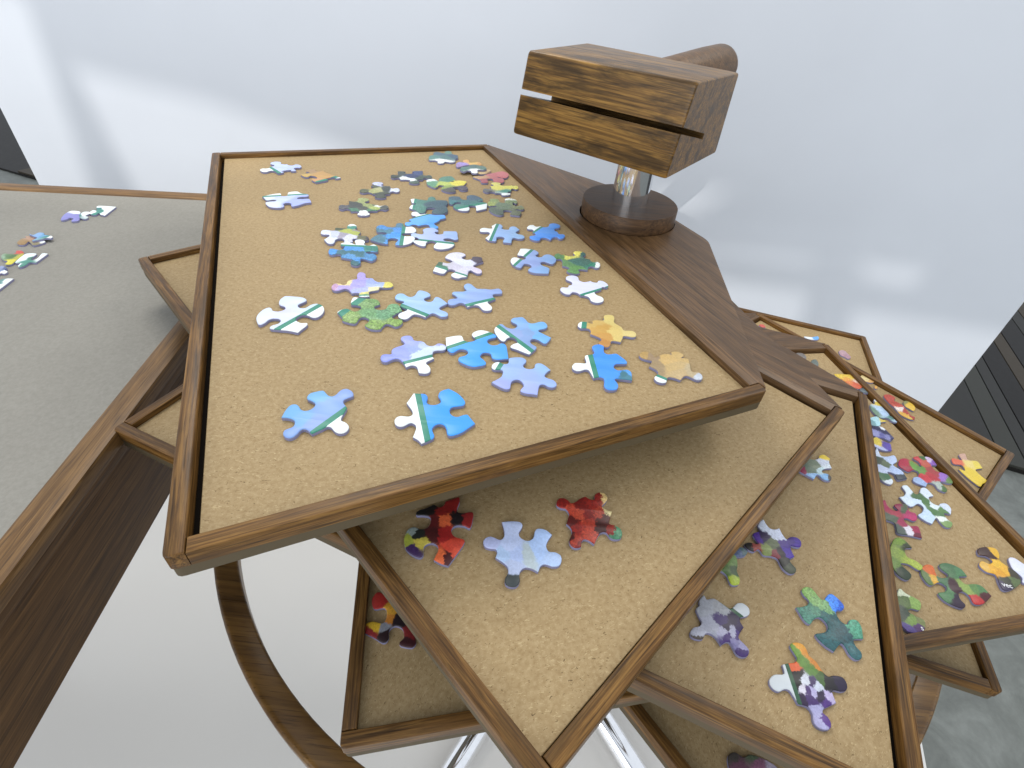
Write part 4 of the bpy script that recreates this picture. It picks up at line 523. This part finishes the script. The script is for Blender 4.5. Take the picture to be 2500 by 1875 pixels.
{"t":3,"l":"teal-green jigsaw piece with a blue back tab and a light green end","c":[0.11493,-0.35801,0.84884],"p":[[-1092,1401],[-889,1123],[-1038,867],[-1461,669],[-1840,596,1],[-1616,-125],[-1337,-316],[-992,4],[-646,158],[-408,15],[-299,-309],[-469,-603],[-809,-751],[-1214,-851],[-1169,-1114],[-855,-1474],[-476,-1717,1],[-166,-1424],[145,-1206],[279,-1427],[355,-1779],[590,-2007],[959,-1917],[1098,-1595],[911,-1252],[934,-932],[1195,-849],[1553,-809,1],[1733,-132],[1606,247],[1177,198],[944,-83],[640,23],[501,405],[609,678],[993,753],[1187,1011],[1056,1354],[713,1709],[434,1614],[61,1266],[-155,1331],[-290,1619],[-480,1937],[-840,1956],[-1129,1734]],"s":[[-751,1687,"7aa056"],[-349,1127,"79a060"],[-153,853,"6f9a64"],[590,1239,"3f84e6"],[1005,930,"2a5cc0"],[-1230,319,"4c7d6c"],[-357,305,"2a5a58"],[70,-99,"234e52"],[442,-609,"1f464c"],[1416,-334,"4f9478"],[-581,-1048,"245458"],[819,-1728,"2c5c60"],[-597,450,"4a7c64"]],"w":0.9,"x":0.7},
{"t":3,"l":"black jigsaw piece with a zebra-striped white flower and a green leaf, nearest on its tray","c":[0.08955,-0.39345,0.84884],"p":[[-405,1812],[-320,1565],[-214,1223],[-451,998],[-739,943],[-1154,824,1],[-1184,385],[-1473,307],[-1808,247],[-2131,-46],[-2094,-366],[-1783,-539],[-1425,-388],[-1172,-407],[-1011,-707],[-906,-1006,1],[-425,-1089],[-300,-1379],[-369,-1641],[-308,-1886],[-12,-2022],[356,-1965],[525,-1719],[460,-1430],[266,-1279],[386,-1093],[755,-924],[1156,-751,1],[1142,-258],[1315,-148],[1614,-186],[1970,-80],[2118,214],[2009,534],[1547,580],[1194,495],[974,760],[805,1184],[520,1454],[498,1706],[379,2003],[20,2094],[-324,1977]],"s":[[169,1876,"d0922c"],[461,1600,"c8842c"],[-246,1624,"6a8c3a"],[89,1156,"587c2c"],[378,745,"4e7428"],[733,256,"3c5a26"],[805,1036,"c07a2c"],[-535,744,"cc5a2a"],[-429,418,"100c0c"],[-685,-34,"14100f"],[1063,150,"120c14"],[1854,280,"1e1030"],[-145,164,"c2c6d0"],[241,64,"3a2a56"],[407,-58,"bcc2d0"],[-203,-306,"4a3468"],[-403,-281,"c8c4d0"],[87,-367,"a9a3c8"],[395,-516,"241334"],[-685,-807,"2a1838"],[-137,-706,"3f2860"],[719,-752,"4a2c72"],[880,-601,"b4a8cc"],[-33,-1266,"9c9ac0"],[254,-1578,"53307c"],[-86,-1822,"a3a0c4"]],"w":0.6,"x":0.25,"b":[-0.9988,-0.048,759,230],"g":1},
{"t":4,"l":"white and yellow daffodil jigsaw piece in a cluster by the far bar","c":[0.28747,-0.1048,0.80323],"p":[[-398,1101],[-1022,846],[-1267,75],[-1184,-625],[-821,-1124],[-72,-998],[211,-1435],[777,-1478],[1122,-1077],[936,-550],[396,-641],[400,-216],[189,833],[640,1580],[309,1975],[-214,1732]],"s":[[46,1627,"e8ecea"],[44,1178,"e2c850"],[-178,260,"bcd6ee"],[74,-271,"b8d2f0"],[-1190,-199,"6c8a72"],[464,-909,"5f8a84"],[747,-1139,"c4dcf4"]],"w":0.4,"x":0.3},
{"t":4,"l":"light aqua jigsaw piece with a yellow edge, below the daffodil one","c":[0.27259,-0.12201,0.80323],"p":[[-953,51],[-861,-612],[-366,-799],[186,-440],[356,-73],[1060,180],[597,447],[344,752],[-364,494]],"s":[[66,358,"b0dae2"],[706,258,"dcc456"],[-586,-432,"6c98a0"],[-24,-474,"b0dce6"]],"w":0.4,"x":0.3},
{"t":4,"l":"navy jigsaw piece with white streaks beside the dividing bar","c":[0.26849,-0.13962,0.80323],"p":[[-1042,257],[-947,-375],[-596,-637],[-19,-608],[497,-905],[1102,-429,1],[780,685],[461,1030],[-236,983]],"s":[[706,937,"e8eef6"],[-88,675,"1f1c48"],[579,259,"201c4c"],[-412,-31,"8d8fc0"],[-131,-244,"5a5a9c"],[523,-458,"7f80b4"],[831,-599,"2a2450"]],"w":0.9,"x":0.4},
{"t":4,"l":"yellow and purple jigsaw piece beside the dividing bar","c":[0.26267,-0.15459,0.80323],"p":[[-1055,5],[-690,-611],[-150,-829],[590,-713,1],[885,188],[510,377],[196,704],[-286,880]],"s":[[-356,115,"d8c044"],[258,-158,"54409c"],[481,-367,"5a48a6"],[-317,-794,"aeb6e0"],[-858,-577,"b8c0e4"]],"w":0.4,"x":0.4},
{"t":4,"l":"white jigsaw piece with dark green leaf bands, left of the red tulips","c":[0.25516,-0.18535,0.80323],"p":[[-941,1065],[-1616,-615],[-1382,-1603],[-836,-1892],[-397,-1512],[-398,-978],[-399,-433],[145,-571],[149,-1273],[1120,-969,1],[1075,-103],[574,494],[1199,1046],[1276,1757],[531,1525],[-91,1546],[-8,2515]],"s":[[-207,1883,"cfdcf0"],[546,1177,"bccdec"],[507,-188,"b4c6ea"],[-266,594,"5e6c50"],[-535,782,"3e4a38"],[-701,-147,"c4d0ec"],[-917,-1162,"3f6a44"],[-728,-1666,"dfe8f0"],[664,-929,"383f48"]],"w":0.4,"x":0.3},
{"t":4,"l":"red tulip jigsaw piece with purple crocus tabs, by the far bar","c":[0.28847,-0.18454,0.80323],"p":[[-2230,493],[-2041,71],[-1652,-204],[-1052,108],[-700,-62],[-980,-598],[-1543,-844],[-1719,-1352],[-905,-1760,1],[-349,-1205],[87,-1353],[145,-1869],[603,-2113],[980,-1748],[778,-1040],[1032,-896],[1561,-1032],[2006,-861],[2005,-101],[1633,175],[1093,317],[1076,936],[1647,1079,1],[1557,1819],[1036,2034],[45,1882],[-284,1596],[41,1180],[-92,589],[-350,777],[-643,1250],[-1069,1475],[-1717,1259]],"s":[[-1447,725,"ac2440"],[-1311,293,"9a1f3a"],[43,1529,"c03a40"],[628,1270,"b8503c"],[670,1860,"3f6a34"],[1191,1646,"d0bcdc"],[1442,1278,"8a60b4"],[-864,473,"6a9a40"],[-477,194,"5f8a3c"],[-412,-677,"c2313c"],[315,-461,"b02a34"],[833,167,"a33a3a"],[-1223,-1226,"9cb4dc"],[1487,-397,"9c70c4"],[1761,-682,"6a8a50"],[334,-1528,"a8b4ac"],[701,-1789,"4a6a34"]],"w":0.7,"x":0.3},
{"t":4,"l":"white jigsaw piece crossed by a green leaf, below the red tulip one","c":[0.2694,-0.22293,0.80323],"p":[[-1241,1188],[-1640,727],[-2097,562,1],[-1853,-190],[-1431,-325],[-737,64],[-470,-287],[-875,-820],[-1384,-1172],[-1069,-1637],[-611,-1894,1],[132,-1197],[198,-1511],[384,-2031],[871,-2010],[1255,-1551],[1005,-1216],[1088,-643],[1646,-661,1],[2004,-39],[1858,428],[1318,352],[1021,115],[569,345],[620,898],[1163,1126,1],[911,1909],[450,1843],[-26,1260],[-447,1099],[-583,1487],[-757,1980],[-1272,1801]],"s":[[-1039,1421,"dbe8f4"],[-1623,430,"d4e4f4"],[-436,798,"46683c"],[703,1365,"dae6f2"],[-57,257,"4c7440"],[-593,182,"cfe2f4"],[606,-40,"dbe8ee"],[233,-572,"4a7440"],[-493,-861,"c8def6"],[1027,-462,"5a8048"],[1647,-88,"d5dff4"],[570,-1276,"e6eee8"],[722,-1714,"7c9a5a"],[590,-806,"52784a"]],"w":0.4,"x":0.2},
{"t":4,"l":"magenta jigsaw piece with dark leaves, half under the dark inner edge","c":[0.23917,-0.2387,0.80323],"p":[[-1332,940],[-1765,-339],[-1287,-502],[-897,-675],[-962,-1131],[-1072,-1672],[-171,-1725],[762,-1860,1],[1022,-775],[310,-782],[95,-268],[451,-36],[899,-250],[1345,-6],[1484,571],[1067,702],[1170,1386],[429,1380],[-24,1123],[74,659],[-359,599],[-636,1037],[-603,1625]],"s":[[-723,1025,"a82850"],[-457,397,"aa3048"],[276,1068,"8c1c44"],[647,833,"4c5a40"],[-746,-200,"4f5c46"],[931,122,"b83468"],[963,499,"a82c5c"],[-221,-583,"a02a50"],[-721,-1275,"46544c"],[67,-1258,"e0dce6"],[570,-1191,"9c2048"],[611,-1708,"6a1830"]],"w":0.6,"x":0.3},
{"t":4,"l":"lime-green leaf jigsaw piece beside the dark inner edge","c":[0.22303,-0.27865,0.80323],"p":[[-824,811],[-1349,-526],[-1299,-1370],[-792,-1722],[-203,-1234],[-606,-432],[16,-354],[612,-771],[1061,-469],[778,-8],[231,302],[452,976],[1065,1121,1],[751,1813],[106,1863]],"s":[[348,1491,"7c9a38"],[558,1187,"333a20"],[-391,478,"8aa040"],[208,-205,"a8b84a"],[-807,-1069,"2c3c28"],[-1101,-495,"6c8a38"]],"w":0.4,"x":0.5},
{"t":4,"l":"green jigsaw piece with a dark eggplant stripe and an orange left end","c":[0.24944,-0.29536,0.80323],"p":[[-2013,65],[-1731,-251],[-987,73],[-591,-228],[-921,-612],[-1528,-799],[-1414,-1289],[-943,-1617],[-375,-1768],[58,-1499],[-75,-1074],[90,-604],[525,-438],[787,-747],[781,-1304],[1494,-1220],[2538,-537,1],[2254,176],[1756,291],[1018,201],[866,716],[1588,865,1],[1416,1453],[677,1796],[-57,1641],[-217,1249],[110,803],[-284,514],[-828,566],[-733,1369],[-1287,1423],[-1974,785]],"s":[[-1073,958,"d0682c"],[-1214,281,"d8a83c"],[-1756,333,"5c7440"],[-795,214,"4c7050"],[535,1343,"466e48"],[1182,1057,"4c7a50"],[65,-264,"3a1420"],[-264,-1207,"2c1830"],[-751,-705,"4f7a50"],[915,-161,"8aa050"],[1525,-87,"5f8448"],[1046,-1052,"b82c2a"],[2114,-588,"4a1418"],[2059,-138,"4e7c48"]],"w":0.4,"x":0.3},
{"t":4,"l":"sunflower jigsaw piece lettered with white printing, at the right edge","c":[0.2947,-0.27512,0.80323],"p":[[-823,860],[-258,803],[-4,449],[-439,140],[-911,334],[-1359,-102],[-1123,-568],[-533,-739],[-704,-1362],[-749,-1953],[-131,-1879],[962,-1277],[1320,-753],[1301,-266],[1098,-43],[646,532],[948,1087],[991,1621],[303,1692],[-535,1423]],"s":[[-76,1284,"3a1c14"],[159,986,"3a1c14"],[711,1188,"e2b02c"],[206,222,"e6b632"],[493,-243,"e2ac30"],[-911,-45,"dcb050"],[-443,-236,"e0a82c"],[-66,-559,"d89c28"],[954,-433,"3c3420"],[7,-1155,"3a3c2c"],[-458,-1685,"3c344c"],[674,-1193,"5a6a40"]],"w":0.4,"x":0.3,"txt":["vec",-212,-1538,-6.5,0.00433]},
{"t":4,"l":"white cloud-coloured jigsaw piece at the right edge, next to the sunflower one","c":[0.31323,-0.27666,0.80323],"p":[[-627,127],[-451,-223],[-342,-576],[-568,-988],[277,-1099],[1286,-7],[616,661],[159,1117],[-349,987]],"s":[[-53,450,"dfe2f4"],[452,-356,"d8dcf2"]],"w":0.4,"x":0.1},
{"t":4,"l":"green and purple jigsaw piece with a small white letter on its purple tab","c":[0.20603,-0.32052,0.80323],"p":[[-729,738],[-1277,-601],[-1095,-1291],[-761,-1452],[-99,-1377],[403,-1020],[637,-483],[189,-224],[-208,46],[137,299],[710,259],[1071,842],[787,1139],[264,1411],[-28,1715]],"s":[[0,1435,"dce4c4"],[-33,820,"5a7038"],[545,671,"8cac58"],[-662,-218,"3c4838"],[-321,-594,"7c9a48"],[410,-613,"7c8450"],[-42,-1071,"5a3a6c"],[-707,-1346,"5c4a8c"]],"w":0.4,"x":0.4,"txt":["s",158,-1048,-8.2,0.00416]},
{"t":4,"l":"yellow and orange striped flower jigsaw piece by the narrow bar","c":[0.27329,-0.05858,0.80323],"p":[[-921,-226],[-411,-1069],[341,-1302],[999,-630],[1041,322],[858,1061],[-277,1047],[-1630,797]],"s":[[-988,527,"e0c040"],[361,775,"e2c04c"],[-605,-358,"d8793c"],[202,-774,"cc5a34"],[817,90,"e4c8b4"],[-704,3,"dd9c3c"]],"w":0.9,"x":0.5},
{"t":4,"l":"grey-blue end of a jigsaw piece in front of the striped flower one","c":[0.28347,-0.07304,0.80323],"p":[[-540,-376],[241,-382],[641,105],[335,509],[-677,144]],"s":[[-149,-35,"5c6a70"]],"w":0.4,"x":0.4},
{"t":4,"l":"grey tab of a jigsaw piece peeping from under the brown wing","c":[0.23121,-0.02091,0.80323],"p":[[-330,-477],[324,-456],[452,98],[135,509],[-581,326]],"s":[[-37,3,"76706c"]],"w":0.4,"x":0.3},
{"t":4,"l":"dull teal tab of a jigsaw piece at the edge of the brown wing","c":[0.24165,-0.03233,0.80323],"p":[[-421,-295],[145,-493],[444,-130],[427,634],[-75,495],[-519,-211]],"s":[[70,4,"66706a"]],"w":0.4,"x":0.3},
{"t":5,"l":"red jigsaw piece with flame-yellow streaks beyond the dividing bar","c":[0.3575,-0.0422,0.76094],"p":[[-1068,631],[-754,-149],[-620,-1265],[-110,-1814],[568,-2015],[1020,-1467],[679,-1365],[599,-411],[586,246],[356,708],[-132,1132],[269,1717],[-308,2225],[-1085,1827]],"s":[[-497,1583,"b84838"],[-149,621,"b0402c"],[-94,-201,"e8dcd4"],[-122,208,"c24a34"],[385,-610,"a83828"],[-58,-1489,"dca83c"],[256,-1753,"d8b044"],[623,-1692,"a83426"]],"w":0.9,"x":0.6},
{"t":5,"l":"golden-yellow jigsaw corner right behind the red flame piece","c":[0.37133,-0.03744,0.76094],"p":[[-624,-116],[-351,-484],[17,-881],[528,-334],[607,262],[222,873],[-398,680]],"s":[[53,83,"e0b840"],[-381,598,"8c8a58"]],"w":0.4,"x":0.3},
{"t":5,"l":"yellow jigsaw piece with an orange-red left tab, by the right tray corner","c":[0.38685,-0.13001,0.76094],"p":[[-1404,410],[-560,331],[-674,-400],[-1245,-283],[-1023,-1249],[-679,-1977],[-319,-2403],[285,-1933],[1128,-1714,1],[677,-800],[627,-104],[1565,241,1],[1577,1177],[636,1244],[838,2132],[38,1900],[-85,1134],[-265,1107],[-1117,1187]],"s":[[-781,922,"d8694c"],[283,1615,"c8a08c"],[467,694,"e4cf7c"],[1152,487,"e2cc50"],[-280,-543,"e0c43c"],[312,-1639,"e4c638"]],"w":0.4,"x":0.2},
{"t":5,"l":"pale yellow streaked jigsaw tip between the two narrow bars","c":[0.34044,0.00602,0.76094],"p":[[-516,-443],[164,-641],[703,-221],[314,798],[-664,508]],"s":[[-4,82,"d8c48c"],[345,-394,"cfa060"]],"w":0.4,"x":0.5},
{"t":5,"l":"coral-red jigsaw tip in the narrow gap at the far end","c":[0.23427,0.10333,0.76094],"p":[[-176,-351],[408,-229],[198,426],[-431,153]],"s":[[6,21,"c85a50"]],"w":0.4,"x":0},
{"t":5,"l":"small orange jigsaw speck between the two narrow bars","c":[0.34433,-0.00857,0.76094],"p":[[-247,-300],[114,-173],[217,264],[-84,209]],"s":[[7,16,"d8a048"]],"w":0.4,"x":0},
{"t":5,"l":"plum and pink jigsaw piece at the bottom edge, lowest in view","c":[0.08537,-0.40749,0.76094],"p":[[-1261,-691],[-350,-990],[1220,-654],[1709,-21],[1102,405],[162,602],[-366,428],[-853,629],[-1363,292]],"s":[[-1026,325,"4a4440"],[-865,-64,"6c4658"],[451,161,"8a5a74"],[1399,-50,"b0a4b8"],[286,490,"55644c"]],"w":0.4,"x":0.4},
{"t":6,"l":"white and blue jigsaw piece on the farthest, lowest tray","c":[0.33928,0.15228,0.72008],"p":[[-848,-340],[-39,-468],[917,-187],[1139,655],[35,222],[-1204,117]],"s":[[-553,14,"dfe8f0"],[604,131,"6aa8e0"]],"w":0.4,"x":0},
{"t":6,"l":"dusty pink jigsaw piece on the farthest, lowest tray","c":[0.3757,0.11704,0.72008],"p":[[-722,-204],[-363,-538],[112,-981],[685,-470],[566,319],[300,1092],[-577,781]],"s":[[-245,571,"b4949c"],[173,-435,"a88490"]],"w":0.4,"x":0.5},
{"t":4,"l":"red and yellow jigsaw piece alone at the left corner, half under a bar","c":[-0.14558,-0.36889,0.80323],"p":[[-1171,823],[-548,943],[-271,511],[-357,47],[-1010,61],[-1396,-162],[-1336,-596],[-610,-860],[6,-1089],[246,-849],[134,-342],[412,-44],[909,-165],[1143,-663],[952,-941],[1099,-1136],[1819,-1140],[1872,-667],[1029,387],[276,1039],[-445,1526],[-1245,1919],[-1507,1400]],"s":[[-1062,1357,"a82820"],[-127,805,"d09a30"],[-732,-219,"d8b02c"],[-80,350,"c8802c"],[-244,-164,"8a8c94"],[-957,-640,"8a1a1c"],[36,-614,"2a1418"],[487,324,"24151c"],[1367,-810,"3c1018"],[1449,-455,"7a1c1c"]],"w":0.4,"x":0.3},
{"t":0,"l":"violet jigsaw piece, left end of a linked row on the grey table board","c":[-0.63481,0.0182,0.8502],"p":[[25,-789],[16,-353],[509,-425],[796,-1101],[1351,-828],[962,-68],[293,737],[-192,1436],[-1028,1479],[-1299,1048],[-1049,-9],[-385,-1128]],"s":[[-699,97,"8888c8"],[148,130,"8a88c8"],[-377,1333,"f2f8fa"]],"w":0.3,"x":0},
{"t":0,"l":"white jigsaw piece joined between the violet and the corner piece","c":[-0.62519,0.02555,0.8502],"p":[[0,-804],[739,-912],[670,-379],[101,-103],[111,583],[-230,939],[-768,774],[-624,-98]],"s":[[-185,36,"f2fafa"],[-451,-271,"3f7a78"]],"w":0.2,"x":0},
{"t":0,"l":"white corner jigsaw piece with a green angle printed on it, on the grey board","c":[-0.61964,0.03901,0.8502],"p":[[-98,-1000],[403,-962],[334,-410],[799,-727],[1415,-836,1],[854,1720,1],[-1054,1459],[-833,756],[-391,300],[-754,188],[-675,-489]],"s":[[-387,-400,"f2fafa"],[-466,632,"3f7a78"],[118,105,"448a7c"],[261,-547,"4a8f80"],[46,1031,"f2fafa"],[703,522,"f2fafa"],[981,-557,"f2fafa"],[-764,1259,"f2fafa"]],"w":0.1,"x":0},
{"t":0,"l":"tan jigsaw piece linked to a blue one on the grey board","c":[-0.62714,-0.04639,0.8502],"p":[[-417,-976],[90,-839],[-110,-163],[342,-406],[981,-777],[1369,-217],[1386,248],[920,306],[533,14],[81,75],[-56,787],[-777,966],[-1296,821],[-963,534],[-1148,201],[-935,-573]],"s":[[-685,-321,"9a7a4c"],[-510,660,"b08c72"],[855,-358,"8c8264"],[1243,209,"f0f6f4"]],"w":0.4,"x":0.2},
{"t":0,"l":"blue jigsaw piece with a white end, overlapping a tan one on the grey board","c":[-0.62221,-0.03857,0.85274],"p":[[-516,-165],[6,-397],[52,-1091],[588,-609],[782,-180],[1262,-84],[978,349],[128,398],[-270,769],[-794,718],[-846,124],[-1369,168]],"s":[[-390,61,"86acd8"],[260,243,"6aa0c8"],[717,85,"4c8c88"],[1016,112,"f0f6f4"]],"w":0.4,"x":0},
{"t":0,"l":"green and yellow jigsaw piece with a red flower tip on the grey board","c":[-0.61607,-0.0806,0.8502],"p":[[-198,-798],[285,-836],[638,-1468],[1120,-1345],[896,-517],[727,266],[439,866],[-193,1301],[-630,1184],[-287,675],[-626,416],[-1181,439],[-990,-182]],"s":[[-441,-39,"587a4c"],[-194,956,"c84a40"],[49,89,"4e7040"],[542,217,"b4b04c"],[705,-1052,"d6cc48"],[-684,-268,"8aa488"]],"w":0.4,"x":0.3},
{"t":0,"l":"white edge jigsaw piece with green lines, right of the green and yellow one","c":[-0.59697,-0.08193,0.8502],"p":[[-239,-833],[42,-1398],[395,-1544],[533,-1116],[439,-499],[987,-440,1],[615,1462,1],[82,1407],[474,328],[213,-69],[-135,504],[-361,1205],[-1047,1110],[-1240,719],[-758,-837]],"s":[[-643,-125,"e8f6f6"],[-622,712,"ecf8f8"],[40,216,"48806c"],[72,-593,"4c8c7c"],[290,-1177,"4c8c7c"],[605,529,"f0f6f8"],[-12,-1254,"ecf4f4"]],"w":0.1,"x":0},
{"t":0,"l":"grey-blue jigsaw piece with a white tab, cut by the left picture edge","c":[-0.60183,-0.10718,0.8502],"p":[[111,-809],[240,-405],[613,-418],[545,-27],[24,225],[4,528],[-850,859],[-686,48]],"s":[[-502,401,"8c98bc"],[-145,490,"54628c"],[365,-148,"f0f6f6"],[-220,-141,"7a88b0"]],"w":0.4,"x":0},
{"t":0,"l":"white edge jigsaw piece nearest on the grey board, cut by the left picture edge","c":[-0.58277,-0.12872,0.8502],"p":[[561,-1339],[596,-857,1],[159,1085,1],[-368,958],[-673,594],[-275,-442]],"s":[[15,616,"f0f6f8"],[297,-307,"f0f6f8"],[-565,477,"5c8c88"],[-365,-44,"5c8c88"]],"w":0.1,"x":0}]

KT = {0: .92, 1: .9, 2: .95, 3: .95, 4: .88, 5: .9, 6: .9}
PT = .0025
def outline(rec):
    """closed smooth curve through the traced points, sharp where marked"""
    P_ = [V2((q[0] / 1e5, q[1] / 1e5)) for q in rec['p']]; S = [len(q) > 2 for q in rec['p']]; N = len(P_); out = []
    for i in range(N):
        p0, p1, p2, p3 = P_[i - 1], P_[i], P_[(i + 1) % N], P_[(i + 2) % N]
        d = (p2 - p1).length; n = max(2, min(6, int(d / .0011)))
        m1 = (p2 - p1) * .9 if S[i] else (p2 - p0) * .5
        m2 = (p2 - p1) * .9 if S[(i + 1) % N] else (p3 - p1) * .5
        for v in (m1, m2):
            if v.length > d * 1.6: v *= d * 1.6 / v.length
        for k in range(n):
            t = k / n; h1 = 2 * t ** 3 - 3 * t * t + 1; h2 = t ** 3 - 2 * t * t + t; h3 = -2 * t ** 3 + 3 * t * t; h4 = t ** 3 - t * t
            out.append(p1 * h1 + m1 * h2 + p2 * h3 + m2 * h4)
    res = [out[0]]
    for p in out[1:]:
        if (p - res[-1]).length > .00012: res.append(p)
    return res
CATG = {0: 'jigsaw pieces on the grey table board', 1: 'jigsaw pieces on the top tray', 2: 'jigsaw pieces on the second tray', 3: 'jigsaw pieces on the third tray',
        4: 'jigsaw pieces on the fourth tray', 5: 'jigsaw pieces on the fifth tray', 6: 'jigsaw pieces on the lowest tray'}
WHITE_INK = plain('white_ink', lin('f4f4f4'), .4)
for rec in PIECES:
    pts = outline(rec)
    bm = prism_bm(pts, 0, PT, .00055, 2)
    me = bpy.data.meshes.new('jigsaw_piece'); bmesh.ops.recalc_face_normals(bm, faces=bm.faces)
    for f in bm.faces:
        f.material_index = 1 if f.calc_center_median().z < PT - .0006 else 0
    bm.to_mesh(me); bm.free()
    for p in me.polygons: p.use_smooth = True
    me.set_sharp_from_angle(angle=math.radians(50))
    o = link('jigsaw_piece', me); me.materials.append(print_material('print', rec, KT[rec['t']])); me.materials.append(CARD)
    o.location = (rec['c'][0], rec['c'][1], rec['c'][2] + .00002)
    tag(o, rec['l'], 'jigsaw piece', CATG[rec['t']])
    if 'txt' in rec:
        s, x, y, rot, sz = rec['txt']
        cu = bpy.data.curves.new('letters', 'FONT'); cu.body = s; cu.size = sz * 1.25; cu.align_x = 'CENTER'; cu.align_y = 'CENTER'; cu.extrude = .00004
        tmp = bpy.data.objects.new('tmp', cu); COL.objects.link(tmp); dg = bpy.context.evaluated_depsgraph_get(); dg.update()
        tm = bpy.data.meshes.new_from_object(tmp.evaluated_get(dg)); bpy.data.objects.remove(tmp)
        tm.materials.clear(); l_ = link('lettering', tm, WHITE_INK, o); l_.location = (x / 1e5, y / 1e5, PT + .00005); l_.rotation_euler = (0, 0, math.radians(rot))
